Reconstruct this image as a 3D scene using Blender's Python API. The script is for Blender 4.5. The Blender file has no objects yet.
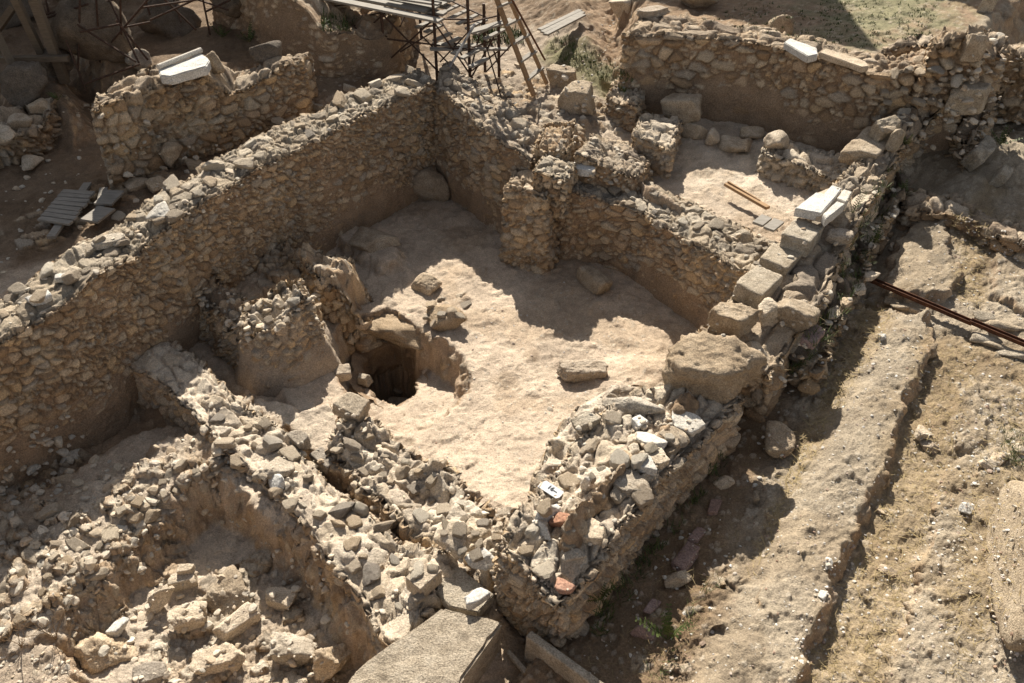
import bpy, math, random
import numpy as np
from mathutils import Vector, Matrix, Euler

# ------------------------------------------------------------------ camera, sky, sun, exposure
S = bpy.context.scene
C = S.collection
CAMZ, TH, FPX = 6.5, math.radians(38.3), 850.0
cam = bpy.data.cameras.new('camera'); cam.lens = FPX/1024*36; cam.sensor_width = 36
cam.clip_start = .05; cam.clip_end = 500
camo = bpy.data.objects.new('camera', cam); C.objects.link(camo)
camo.location = (0, 0, CAMZ); camo.rotation_euler = (math.pi/2-TH, 0, 0)
S.camera = camo
SUNV = Vector((-.27, 1.84, 1.42)).normalized()
SUN_EL = math.asin(SUNV.z); SUN_AZ = math.atan2(SUNV.x, SUNV.y)
W = bpy.data.worlds.new('World'); S.world = W; W.use_nodes = True
nt = W.node_tree; bg = nt.nodes['Background']
sk = nt.nodes.new('ShaderNodeTexSky'); sk.sky_type = 'NISHITA'; sk.sun_disc = False
sk.sun_elevation = SUN_EL; sk.sun_rotation = SUN_AZ; sk.altitude = 100; sk.dust_density = 2.0
hs = nt.nodes.new('ShaderNodeHueSaturation'); hs.inputs['Saturation'].default_value = .40
nt.links.new(sk.outputs[0], hs.inputs['Color']); nt.links.new(hs.outputs[0], bg.inputs[0]); bg.inputs[1].default_value = .055
sl = bpy.data.lights.new('sun', 'SUN'); sl.energy = 5.0; sl.angle = math.radians(.5); sl.color = (1, .93, .81)
so = bpy.data.objects.new('sun', sl); C.objects.link(so)
so.rotation_euler = (-SUNV).to_track_quat('-Z', 'Y').to_euler()
S.view_settings.view_transform = 'Standard'; S.view_settings.look = 'None'
S.view_settings.exposure = 1.0; S.view_settings.gamma = 1
S.render.engine = 'CYCLES'; S.cycles.max_bounces = 5; S.cycles.diffuse_bounces = 4

RND = random.Random(7)
RNG = np.random.default_rng(7)
cT, sT = math.cos(TH), math.sin(TH)

def P(u, v, z):
    a = (u-512)/FPX; b = (341.5-v)/FPX
    d = (a, cT+b*sT, -sT+b*cT)
    t = (z-CAMZ)/d[2]
    return (d[0]*t, d[1]*t, z)

# ------------------------------------------------------------------ noise
def hsh(ix, iy, iz, seed):
    h = (ix.astype(np.int64)*374761393 + iy.astype(np.int64)*668265263 + iz.astype(np.int64)*2147483647 + seed*974634777) & 0xffffffff
    h = ((h ^ (h >> 13))*1274126177) & 0xffffffff
    h = ((h ^ (h >> 16))*2246822519) & 0xffffffff
    return ((h ^ (h >> 15)) & 0xffffff).astype(np.float32)/16777216.

def vnoise(p, seed=0):
    i = np.floor(p).astype(np.int64); f = (p-i).astype(np.float32); f = f*f*(3-2*f)
    r = 0
    for dx in (0, 1):
        for dy in (0, 1):
            for dz in (0, 1):
                w = (f[:, 0] if dx else 1-f[:, 0])*(f[:, 1] if dy else 1-f[:, 1])*(f[:, 2] if dz else 1-f[:, 2])
                r = r+w*hsh(i[:, 0]+dx, i[:, 1]+dy, i[:, 2]+dz, seed)
    return r*2-1

def fbm(p, sc, oct=4, seed=0, gain=.5):
    p = np.asarray(p, dtype=np.float64)
    r = 0; a = 1
    for o in range(oct):
        r = r+a*vnoise(p*sc+17.3*o, seed+o*13); a *= gain; sc *= 2.03
    return r

def fbm2(x, y, sc, oct=4, seed=0, gain=.5):
    return fbm(np.stack([x, y, np.zeros_like(x)], 1), sc, oct, seed, gain)

def voro(p, jit=(.9, .9, .9), seed=0, dim3=True):
    i = np.floor(p).astype(np.int64); n = len(p)
    f1 = np.full(n, 9., np.float32); f2 = np.full(n, 9., np.float32)
    cid = np.zeros(n, np.float32); dv = np.zeros((n, 3), np.float32)
    for dx in (-1, 0, 1):
        for dy in (-1, 0, 1):
            for dz in ((-1, 0, 1) if dim3 else (0,)):
                c0, c1, c2 = i[:, 0]+dx, i[:, 1]+dy, i[:, 2]+dz
                q = np.stack([c0+.5+(hsh(c0, c1, c2, seed)-.5)*jit[0], c1+.5+(hsh(c0, c1, c2, seed+1)-.5)*jit[1],
                              c2+.5+(hsh(c0, c1, c2, seed+2)-.5)*jit[2]], 1)
                d3 = (p-q)
                if not dim3: d3[:, 2] = 0
                d = np.sqrt((d3**2).sum(1)).astype(np.float32)
                less = d < f1
                f2 = np.where(less, f1, np.minimum(f2, d))
                cid = np.where(less, hsh(c0, c1, c2, seed+5), cid)
                dv[less] = d3[less]
                f1 = np.where(less, d, f1)
    return f1, f2, cid, dv

def sstep(a, b, x):
    t = np.clip((x-a)/(b-a), 0, 1); return t*t*(3-2*t)

def sdpoly(x, y, poly):
    poly = np.asarray(poly); n = len(poly)
    d = np.full(x.shape, 1e9); ins = np.zeros(x.shape, bool)
    for i in range(n):
        ax, ay = poly[i]; bx, by = poly[(i+1) % n]
        ex, ey = bx-ax, by-ay; L = ex*ex+ey*ey+1e-12
        t = np.clip(((x-ax)*ex+(y-ay)*ey)/L, 0, 1)
        d = np.minimum(d, (x-ax-t*ex)**2+(y-ay-t*ey)**2)
        c = ((ay > y) != (by > y)) & (x < (bx-ax)*(y-ay)/((by-ay) if by != ay else 1e-12)+ax)
        ins ^= c
    d = np.sqrt(d)
    return np.where(ins, -d, d)

# ------------------------------------------------------------------ object helpers
def link(o, parent=None):
    C.objects.link(o)
    if parent is not None: o.parent = parent
    return o
def tag(o, label=None, cat=None, group=None, kind=None):
    if label: o['label'] = label
    if cat: o['category'] = cat
    if group: o['group'] = group
    if kind: o['kind'] = kind
    return o
def empty(name, loc, label, cat, group=None, rz=0):
    o = bpy.data.objects.new(name, None); link(o); o.location = loc; o.rotation_euler = (0, 0, rz)
    o.empty_display_size = .1
    return tag(o, label, cat, group)
def child(o, parent):
    """parent an object made in world coordinates under an Empty without moving it"""
    o.parent = parent
    o.matrix_parent_inverse = Matrix.LocRotScale(parent.location, parent.rotation_euler, None).inverted()
    return o
def mesh_np(name, V, F, mat, col=None, smooth=True):
    me = bpy.data.meshes.new(name)
    V = np.asarray(V, np.float32); F = np.asarray(F, np.int32)
    me.vertices.add(len(V)); me.vertices.foreach_set('co', V.ravel())
    k = F.shape[1]
    me.loops.add(F.size); me.loops.foreach_set('vertex_index', F.ravel())
    me.polygons.add(len(F)); me.polygons.foreach_set('loop_start', np.arange(0, F.size, k, dtype=np.int32))
    me.polygons.foreach_set('loop_total', np.full(len(F), k, np.int32))
    me.polygons.foreach_set('use_smooth', np.full(len(F), smooth, bool))
    if col is not None:
        a = me.color_attributes.new('Col', 'FLOAT_COLOR', 'POINT')
        cc = np.ones((len(V), 4), np.float32); cc[:, :3] = col; a.data.foreach_set('color', cc.ravel())
    me.update(calc_edges=True); me.validate()
    me.materials.append(mat)
    return me
def obj_np(name, V, F, mat, col=None, smooth=True, parent=None):
    return link(bpy.data.objects.new(name, mesh_np(name, V, F, mat, col, smooth)), parent)

class MB:
    """collects boxes, bars and cylinders into one mesh"""
    def __init__(s): s.v = []; s.f = []
    def poly(s, pts, faces):
        n = len(s.v); s.v += [tuple(p) for p in pts]; s.f += [tuple(i+n for i in f) for f in faces]
    def bar(s, a, b, w, h, roll=0, taper=1.0):
        a = Vector(a); b = Vector(b); d = (b-a).normalized()
        up = Vector((0, 0, 1)) if abs(d.z) < .9 else Vector((0, 1, 0))
        x = d.cross(up).normalized(); y = x.cross(d).normalized()
        if roll: q = Matrix.Rotation(roll, 3, d); x = q@x; y = q@y
        pts = []
        for c, k in ((a, 1), (b, taper)):
            for sx, sy in ((-1, -1), (1, -1), (1, 1), (-1, 1)): pts.append(c+x*(sx*w/2*k)+y*(sy*h/2*k))
        s.poly(pts, [(0, 3, 2, 1), (4, 5, 6, 7), (0, 1, 5, 4), (1, 2, 6, 5), (2, 3, 7, 6), (3, 0, 4, 7)])
    def tube(s, a, b, r, n=10):
        a = Vector(a); b = Vector(b); d = (b-a).normalized()
        up = Vector((0, 0, 1)) if abs(d.z) < .9 else Vector((0, 1, 0))
        x = d.cross(up).normalized(); y = x.cross(d).normalized()
        pts = []
        for c in (a, b):
            for i in range(n):
                t = 2*math.pi*i/n; pts.append(c+x*(math.cos(t)*r)+y*(math.sin(t)*r))
        s.poly(pts, [(i, (i+1) % n, n+(i+1) % n, n+i) for i in range(n)]+[tuple(range(n))[::-1], tuple(range(n, 2*n))])
    def build(s, name, mat, parent=None, bevel=0, loc=None):
        me = bpy.data.meshes.new(name); me.from_pydata(s.v, [], s.f); me.update(); me.materials.append(mat)
        o = bpy.data.objects.new(name, me); C.objects.link(o)
        if parent is not None: child(o, parent)
        if bevel:
            m = o.modifiers.new('bevel', 'BEVEL'); m.width = bevel; m.segments = 2
        return o

# ------------------------------------------------------------------ materials
def base_mat(name, rough=.95):
    m = bpy.data.materials.new(name); m.use_nodes = True
    n = m.node_tree.nodes; b = n['Principled BSDF']; b.inputs['Roughness'].default_value = rough
    b.inputs['Specular IOR Level'].default_value = .2
    return m, m.node_tree, b
def N(t, kind, **kw):
    n = t.nodes.new(kind)
    for k, v in kw.items():
        if k in n.inputs: n.inputs[k].default_value = v
        else: setattr(n, k, v)
    return n
def noise(t, scale, detail=4, rough=.6, vec=None, typ=None):
    n = N(t, 'ShaderNodeTexNoise'); n.inputs['Scale'].default_value = scale; n.inputs['Detail'].default_value = detail
    n.inputs['Roughness'].default_value = rough
    if vec is not None: t.links.new(vec, n.inputs['Vector'])
    return n
def ramp(t, fac, stops):
    r = N(t, 'ShaderNodeValToRGB'); e = r.color_ramp.elements
    while len(e) < len(stops): e.new(.5)
    for k, (p, c) in enumerate(stops):
        e[k].position = p; e[k].color = (c if isinstance(c, tuple) else (c, c, c))+(1,)
    t.links.new(fac, r.inputs[0]); return r
def mul(t, a, b, fac=1.0, mode='MULTIPLY'):
    m = N(t, 'ShaderNodeMix', data_type='RGBA', blend_type=mode); m.inputs[0].default_value = fac
    t.links.new(a, m.inputs[6]); t.links.new(b, m.inputs[7]); return m.outputs[2]
def bumps(t, b, specs, vec):
    """specs: list of (scale, detail, strength distance)"""
    last = None
    for sc, det, dist in specs:
        n = noise(t, sc, det, .65, vec)
        bp = N(t, 'ShaderNodeBump'); bp.inputs['Strength'].default_value = 1; bp.inputs['Distance'].default_value = dist
        t.links.new(n.outputs[0], bp.inputs['Height'])
        if last is not None: t.links.new(last.outputs[0], bp.inputs['Normal'])
        last = bp
    t.links.new(last.outputs[0], b.inputs['Normal'])

def mat_attr(name, specs, grain=(.72, 1.25)):
    m, t, b = base_mat(name)
    at = N(t, 'ShaderNodeAttribute', attribute_name='Col'); tc = N(t, 'ShaderNodeTexCoord'); vec = tc.outputs['Object']
    n1 = noise(t, 60, 6, .7, vec); r1 = ramp(t, n1.outputs[0], [(.36, grain[0]), (.64, grain[1])])
    n3 = noise(t, 210, 4, .7, vec); r3 = ramp(t, n3.outputs[0], [(.36, .80), (.64, 1.18)])
    n2 = noise(t, 3.1, 5, .65, vec); r2 = ramp(t, n2.outputs[0], [(.3, (.84, .83, .82)), (.7, (1.14, 1.13, 1.10))])
    c = mul(t, at.outputs[0], r1.outputs[0]); c = mul(t, c, r2.outputs[0]); c = mul(t, c, r3.outputs[0])
    t.links.new(c, b.inputs['Base Color'])
    bumps(t, b, specs, vec)
    return m
M_GROUND = mat_attr('earth', [(9, 6, .025), (42, 6, .020), (130, 5, .010)], (.72, 1.22))
M_MASON = mat_attr('masonry', [(22, 6, .020), (85, 6, .013)], (.66, 1.28))

def mat_rock(name, stops, sc=7, bump=(.012, .004), var=.25, tint=None):
    m, t, b = base_mat(name)
    tc = N(t, 'ShaderNodeTexCoord'); oi = N(t, 'ShaderNodeObjectInfo')
    mp = N(t, 'ShaderNodeVectorMath', operation='ADD'); t.links.new(tc.outputs['Object'], mp.inputs[0])
    cb = N(t, 'ShaderNodeCombineXYZ'); mm = N(t, 'ShaderNodeMath', operation='MULTIPLY'); mm.inputs[1].default_value = 37.
    t.links.new(oi.outputs['Random'], mm.inputs[0]); t.links.new(mm.outputs[0], cb.inputs[0]); t.links.new(cb.outputs[0], mp.inputs[1])
    vec = mp.outputs[0]
    n = noise(t, sc, 8, .7, vec); r = ramp(t, n.outputs[0], stops)
    n2 = noise(t, 70, 5, .7, vec); r2 = ramp(t, n2.outputs[0], [(.36, .58), (.6, 1.2)])
    c = mul(t, r.outputs[0], r2.outputs[0])
    rv = ramp(t, oi.outputs['Random'], [(0, (1-var, 1-var, 1-var*.9)), (.35, (1, .93, .84)), (.7, (1, 1, 1)), (1, (1+var*.5, 1+var*.48, 1+var*.46))])
    c = mul(t, c, rv.outputs[0])
    t.links.new(c, b.inputs['Base Color'])
    bumps(t, b, [(sc*2.5, 7, bump[0]*1.3), (80, 6, bump[1]*1.8)], vec)
    return m
M_LIME = mat_rock('limestone', [(.3, (.33, .265, .19)), (.5, (.49, .41, .315)), (.7, (.60, .525, .42))])
M_GREY = mat_rock('grey_stone', [(.3, (.25, .21, .165)), (.52, (.40, .35, .285)), (.72, (.52, .47, .395))])
M_WHITE = mat_rock('white_marble', [(.25, (.44, .42, .385)), (.5, (.54, .525, .49)), (.8, (.64, .63, .60))], sc=4, bump=(.003, .0012), var=.1)
M_PALE = mat_rock('pale_limestone', [(.3, (.40, .345, .27)), (.5, (.55, .49, .40)), (.7, (.64, .585, .50))])
M_BOULD = mat_rock('pitted_limestone', [(.3, (.27, .205, .14)), (.5, (.43, .345, .25)), (.72, (.53, .45, .35))], sc=5, bump=(.03, .010), var=.1)
M_CONC = mat_rock('weathered_conglomerate', [(.28, (.23, .19, .14)), (.5, (.43, .37, .29)), (.72, (.55, .49, .40))], sc=7, bump=(.020, .009), var=.08)
M_CLAY = mat_rock('clay', [(.3, (.34, .26, .17)), (.5, (.45, .36, .26)), (.72, (.53, .44, .33))], sc=4, bump=(.02, .008), var=.02)
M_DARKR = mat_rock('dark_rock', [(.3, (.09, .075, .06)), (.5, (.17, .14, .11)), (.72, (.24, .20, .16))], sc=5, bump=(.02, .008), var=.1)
M_BRICK = mat_rock('fired_brick', [(.3, (.24, .13, .09)), (.6, (.36, .21, .15)), (.8, (.44, .33, .26))], sc=9, bump=(.005, .002), var=.15)
M_PURPLE = mat_rock('purplish_paver', [(.3, (.20, .135, .12)), (.6, (.31, .225, .20)), (.8, (.38, .30, .27))], sc=9, bump=(.005, .002), var=.12)

def mat_wood(name, a, b_, sc=(3, 40, 40)):
    m, t, b = base_mat(name, .8)
    tc = N(t, 'ShaderNodeTexCoord'); mp = N(t, 'ShaderNodeMapping'); mp.inputs['Scale'].default_value = sc
    t.links.new(tc.outputs['Object'], mp.inputs[0])
    n = noise(t, 2.2, 6, .7, mp.outputs[0]); r = ramp(t, n.outputs[0], [(.3, a), (.7, b_)])
    t.links.new(r.outputs[0], b.inputs['Base Color']); bumps(t, b, [(3, 5, .004)], mp.outputs[0])
    return m
M_WGREY = mat_wood('grey_weathered_wood', (.15, .135, .115), (.34, .31, .27))
M_WTAN = mat_wood('tan_timber', (.20, .12, .06), (.42, .27, .15))
M_WDARK = mat_wood('dark_timber', (.09, .07, .05), (.20, .155, .11))
def mat_flat(name, a, b_, sc=20, rough=.7, metal=0):
    m, t, b = base_mat(name, rough); b.inputs['Metallic'].default_value = metal
    tc = N(t, 'ShaderNodeTexCoord'); n = noise(t, sc, 6, .7, tc.outputs['Object'])
    r = ramp(t, n.outputs[0], [(.35, a), (.65, b_)]); t.links.new(r.outputs[0], b.inputs['Base Color'])
    bumps(t, b, [(sc*3, 4, .002)], tc.outputs['Object']); return m
M_RUST = mat_flat('rusty_steel', (.045, .022, .014), (.15, .065, .035), 25, .75, .2)
M_DSTEEL = mat_flat('dark_steel', (.04, .026, .02), (.11, .065, .045), 30, .7, .3)
M_STEEL = mat_flat('galvanised_steel', (.20, .20, .21), (.34, .34, .35), 20, .5, .5)
M_LEAF = mat_flat('green_leaf', (.04, .055, .015), (.10, .125, .04), 30, .6)
M_STRAW = mat_flat('dry_straw', (.20, .145, .065), (.42, .33, .18), 12, .8)
M_TWIG = mat_flat('dry_twig', (.12, .08, .045), (.24, .17, .10), 30, .8)
M_TAG = mat_flat('white_card', (.42, .44, .48), (.52, .54, .57), 20, .6)
M_INK = mat_flat('black_ink', (.01, .01, .012), (.02, .02, .025), 20, .6)
M_SHADE = mat_flat('shade_sheet', (.10, .09, .08), (.18, .16, .14), 6, .7)
M_PLAST = mat_flat('plaster_wall', (.25, .21, .16), (.36, .31, .25), 3, .9)

# ------------------------------------------------------------------ colours (linear albedo)
DUST = np.array((.56, .455, .355)); PALE = np.array((.60, .505, .405)); EARTH = np.array((.30, .215, .145))
BROWN = np.array((.20, .145, .095)); ROAD = np.array((.40, .335, .255)); ROCK = np.array((.36, .31, .25)); DRY = np.array((.36, .28, .185))
GREEN = np.array((.17, .155, .085)); LOAM = np.array((.12, .085, .055))
PAL_TAN = np.array([(.46, .36, .26), (.37, .27, .175), (.54, .45, .34), (.31, .22, .14), (.42, .34, .25), (.36, .32, .27), (.50, .375, .24), (.44, .38, .30)])*np.array((1.10, 1.07, 1.03))
PAL_GREY = np.array([(.40, .37, .325), (.29, .27, .24), (.50, .47, .42), (.35, .305, .25), (.22, .20, .18), (.44, .39, .32)])*np.array((1.08, .99, .88))
PAL_PALE = np.array([(.56, .48, .375), (.48, .40, .30), (.62, .55, .45), (.42, .36, .29), (.50, .44, .36)])
def pick(pal, h):
    return pal[(h*9973 % 1*len(pal)).astype(int) % len(pal)]

# ------------------------------------------------------------------ terrain
# each vertex: (u, v, z the pixel was read at, wanted ground height)
def V4(lst):
    out = []
    for t in lst:
        u, v, z = t[:3]; zt = t[3] if len(t) > 3 else z
        p = P(u, v, z); out.append((p[0], p[1], zt))
    return np.array(out)
W1MID = [(-300, 480, 1.3), (-80, 368, 1.38), (0, 320, 1.46), (54, 288, 1.55), (114, 245, 1.62), (178, 198, 1.66), (250, 155, 1.68), (310, 126, 1.68), (372, 100, 1.67), (428, 78, 1.66)]
W2MID = [(452, 90, 1.62), (490, 125, 1.52), (525, 150, 1.4)]
W3MID = [(580, 172, 1.05), (636, 190, 1.02), (694, 222, 1.06), (768, 258, 1.14)]
W4MID = [(700, 360, 1.35), (655, 440, 1.25), (600, 490, 1.2), (565, 535, 1.15), (535, 590, 1.1)]
W4FAR = [(790, 245, 1.45), (835, 200, 1.5), (880, 150, 1.6), (920, 110, 1.8), (965, 65, 2.2)]
W5MID = [(625, 22, 2.3), (700, 28, 2.3), (768, 38, 2.3), (820, 48, 2.3), (875, 64, 2.3), (960, 58, 2.3)]
def zt(lst, t): return [(a, b, c, t) for a, b, c in lst]
SET = [
 (V4([(-700, 900, .3, .25), (-700, 560, .3, .25), (300, 560, .3, .3), (490, 560, .3, .3), (620, 640, .3, .3), (640, 900, .3, .3)]), .2, .03),
 # behind the far wall: upper ground with grass
 (V4(zt(W5MID, 2.0)+[(1030, 10, 2.1, 2.1), (1300, -80, 2.1, 2.1), (900, -200, 2, 2.1), (600, -190, 2.0, 2.1), (612, -20, 1.9, 2.0)]), .5, .1),
 # slope at the top middle
 (V4([(560, 60, 1.45, 1.45), (605, 70, 1.5, 1.5), (625, 25, 1.9, 1.85), (612, -60, 2.0, 2.0), (520, -60, 1.8, 1.9), (530, 15, 1.6, 1.65)]), 1.1, .12),
 # ground behind the upper left wall
 (V4([(95, 80, 1.7, 1.5), (150, 60, 2.0, 1.8), (275, 60, 1.9, 1.75), (300, 20, 1.9, 1.9), (280, -60, 2, 2.2), (60, -60, 2, 2.0), (60, 20, 1.7, 1.6)]), .3, .08),
 (V4([(285, 65, 1.45), (330, 72, 1.45), (385, 70, 1.4), (370, 95, 1.4), (330, 105, 1.4), (290, 105, 1.4)]), .3, .05),
 # upper right room
 (V4(zt(W5MID, 1.12)+zt(W4FAR[::-1], 1.05)+zt(W3MID[::-1], .86)+[(575, 150, 1.0, 1.0), (592, 110, 1.15, 1.2), (612, 70, 1.3, 1.3)]), .2, .04),
 # road side, right of the long wall
 (V4([(505, 690, .3, .22), (520, 630, .4, .22)]+[(535, 590, 1.1, .27), (600, 490, 1.2, .30), (690, 400, 1.3, .34)]+[(775, 270, 1.45, .44), (835, 200, 1.5, .60), (880, 150, 1.6, .8), (935, 90, 1.9, 1.2), (985, 45, 2.1, 1.5),
     (1100, 0, 1.8, 1.7), (1600, 100, 1.4, 1.5), (1500, 400, .8, .8), (1500, 900, .5, .5), (560, 1000, .3, .3)]), .25, .05),
 (V4([(440, 780, .3, .3), (470, 640, .3, .3), (500, 570, .4, .35), (545, 610, .4, .24), (560, 650, .35, .24), (560, 780, .3, .24)]), .2, .03),
 # main excavation
 (V4(zt(W1MID, 0)+zt(W2MID, 0)+zt(W3MID, 0)+zt(W4MID, .05)+[(500, 600, .6, .3), (470, 660, .4, .3), (440, 760, .3, .2), (-400, 1200, 0, 0)]), .16, .03),
 # floor rising towards the near right corner
 (V4([(400, 470, .1, .12), (470, 430, .05, .05), (500, 380, 0, .0), (560, 380, .05, .05), (640, 345, 0, .05), (690, 360, .3, .3), (640, 470, .5, .5), (545, 560, .5, .55), (470, 540, .45, .45), (420, 505, .3, .3)]), .3, .06),
 # broad spur of earth under the central rubble, between the pits
 (V4([(112, 345, .3, .25), (150, 322, .3, .2), (190, 345, .3, .15), (240, 385, .3, .2), (290, 400, .3, .3), (330, 395, .3, .3), (420, 500, .4, .42), (500, 560, .5, .5), (505, 620, .4, .4), (400, 690, .3, .3), (345, 640, .3, .3), (250, 520, .3, .3), (160, 500, .2, .2), (140, 440, .2, .15), (205, 425, .3, .25), (160, 385, .3, .25)]), .10, .03),
 # deep shaded pit at the left
 (V4([(-60, 500, -.05, -.05), (0, 440, -.05, -.08), (50, 405, -.1, -.12), (100, 370, -.1, -.1), (124, 358, .1, -.05), (160, 394, .2, -.1), (205, 428, .2, -.12), (175, 440, -.2, -.35), (135, 452, -.2, -.3), (95, 480, -.25, -.25), (40, 512, -.25, -.25), (-40, 560, -.2, -.25)]), .22, .05),
 # earth bank of the lower left
 (V4([(-80, 560, 0, .0), (0, 525, 0, .02), (50, 500, 0, .05), (110, 468, .1, .1), (150, 448, .15, .16), (205, 430, .25, .28), (262, 480, .28, .28), (215, 476, .25, .25), (180, 488, .2, .2), (140, 526, .15, .15), (100, 576, .1, .1), (55, 620, .0, .05), (0, 668, 0, .0), (-100, 740, 0, 0)]), .22, .05),
 # lower pit
 (V4([(-100, 740, 0, -.35), (0, 668, 0, -.2), (55, 622, .05, -.27), (100, 578, .1, -.3), (140, 528, .15, -.3), (180, 490, .2, -.3), (215, 478, .25, -.28), (255, 496, .28, -.26), (306, 545, .3, -.26), (346, 592, .3, -.24), (376, 645, .3, -.3), (350, 700, .1, -.15), (250, 760, -.1, -.1), (100, 760, -.1, -.1), (0, 900, 0, 0)]), .27, .09),
 (V4([(150, 640, -.3, -.3), (185, 590, -.35, -.3), (225, 570, -.35, -.25), (262, 545, -.35, -.22), (285, 575, -.3, -.22), (330, 600, -.3, -.25), (345, 640, -.2, -.15), (330, 760, 0, -.02), (60, 760, -.05, -.05), (90, 680, -.2, -.15)]), .22, .05),
 (V4([(-80, 690, .0, .0), (0, 655, .0, .0), (52, 640, .0, .0), (82, 665, .0, -.02), (60, 720, .0, 0), (-50, 800, .0, 0)]), .08, .05),
 # narrow channel beside the central spur
 (V4([(275, 430, .3, .0), (288, 424, .3, .0), (322, 455, .35, .0), (372, 490, .4, .08), (420, 525, .45, .1), (437, 545, .45, .12), (425, 552, .4, .12), (390, 528, .4, .1), (340, 488, .35, .02), (300, 458, .3, 0)]), .06, .015),
 # shaded ledge left of the central pier
 (V4([(145, 325, .15, .1), (170, 310, .1, .05), (200, 325, 0, .0), (255, 372, .0, .0), (285, 395, .1, .05), (262, 402, .2, .15), (220, 380, .2, .12), (185, 352, .2, .1)]), .12, .03),
 # sloping plaster bed in front of the pier, down to the basin
 (V4([(262, 340, .3, .32), (300, 330, .2, .3), (326, 335, .0, .1), (345, 370, -.05, .0), (352, 395, .0, .05), (340, 415, .1, .12), (300, 420, .2, .2), (275, 390, .3, .2)]), .12, .02),
 (V4([(182, 300, .3, .25), (196, 275, .35, .32), (220, 262, .35, .38), (262, 250, .35, .42), (300, 262, .35, .42), (308, 285, .35, .4), (262, 300, .35, .4), (250, 320, .35, .36), (238, 345, .3, .3), (212, 335, .3, .25)]), .14, .04),
 # basin
 (V4([(330, 342, 0, -.55), (345, 322, 0, -.62), (380, 312, 0, -.62), (412, 326, 0, -.55), (440, 342, 0, -.45), (466, 360, 0, -.36), (472, 395, 0, -.25), (455, 412, 0, -.12), (430, 432, 0, -.1), (405, 440, 0, -.12), (372, 425, 0, -.3), (345, 398, .0, -.5), (330, 370, 0, -.55)]), .17, .04),
 (V4([(358, 374, -.5, -2.3), (364, 352, -.5, -2.3), (391, 338, -.5, -2.3), (412, 352, -.5, -2.3), (423, 378, -.5, -2.1), (417, 400, -.5, -1.9), (398, 414, -.5, -1.7), (374, 402, -.5, -2.0)]), .10, .03),
]
ADD = [  # (poly at its own height, added height, soft width, warp)
 ([(835, 300, .6), (905, 322, .7), (925, 326, .7), (930, 345, .7), (922, 372, .7), (905, 410, .65), (893, 440, .65), (883, 475, .65), (862, 530, .6), (838, 585, .6), (822, 620, .6), (806, 655, .55), (785, 760, .5), (500, 760, .4), (540, 600, .4), (620, 500, .4), (720, 400, .5), (790, 330, .5)], .17, .09, .06),
 ([(880, 300, .75), (893, 262, .8), (910, 222, .85), (926, 197, .9), (950, 205, .9), (944, 235, .85), (950, 262, .8), (953, 285, .75), (942, 306, .75)], .11, .06, .05),
 ([(988, 300, .8), (990, 262, .85), (1003, 236, .9), (1060, 226, .9), (1100, 330, .8), (1020, 318, .8)], .09, .06, .05),
 ([(928, 545, .6), (934, 500, .6), (960, 460, .65), (1010, 440, .7), (1150, 430, .7), (1200, 760, .5), (850, 760, .5), (885, 690, .55), (908, 610, .6)], .06, .05, .04),
 ([(945, 430, .65), (955, 395, .65), (975, 385, .65), (992, 420, .65), (985, 450, .65), (960, 455, .65)], .04, .05, .03),
 ([(640, 720, .4), (700, 640, .45), (735, 575, .5), (770, 500, .5), (812, 430, .55), (850, 360, .6), (880, 290, .7), (900, 240, .8), (930, 190, .9), (960, 150, 1.0), (1600, 100, 1), (1500, 900, .4), (640, 900, .4)], .15, .42, .08),
 ([(330, 232, .15), (350, 220, .15), (398, 245, .15), (404, 262, .15), (380, 266, .15), (345, 246, .15)], .16, .12, .05),
 ([(0, 130, 1.3), (0, 80, 1.5), (30, 72, 1.5), (75, 82, 1.5), (92, 120, 1.5), (70, 140, 1.4), (40, 130, 1.3)], .45, .35, .06),
 ([(60, 60, 1.7), (80, 30, 1.9), (125, 30, 1.9), (140, 62, 1.8), (95, 80, 1.6)], .5, .5, .08),
 ([(425, 300, .1), (470, 290, .1), (468, 318, .1), (440, 326, .1), (418, 318, .1)], .04, .10, .04),
]
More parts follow.
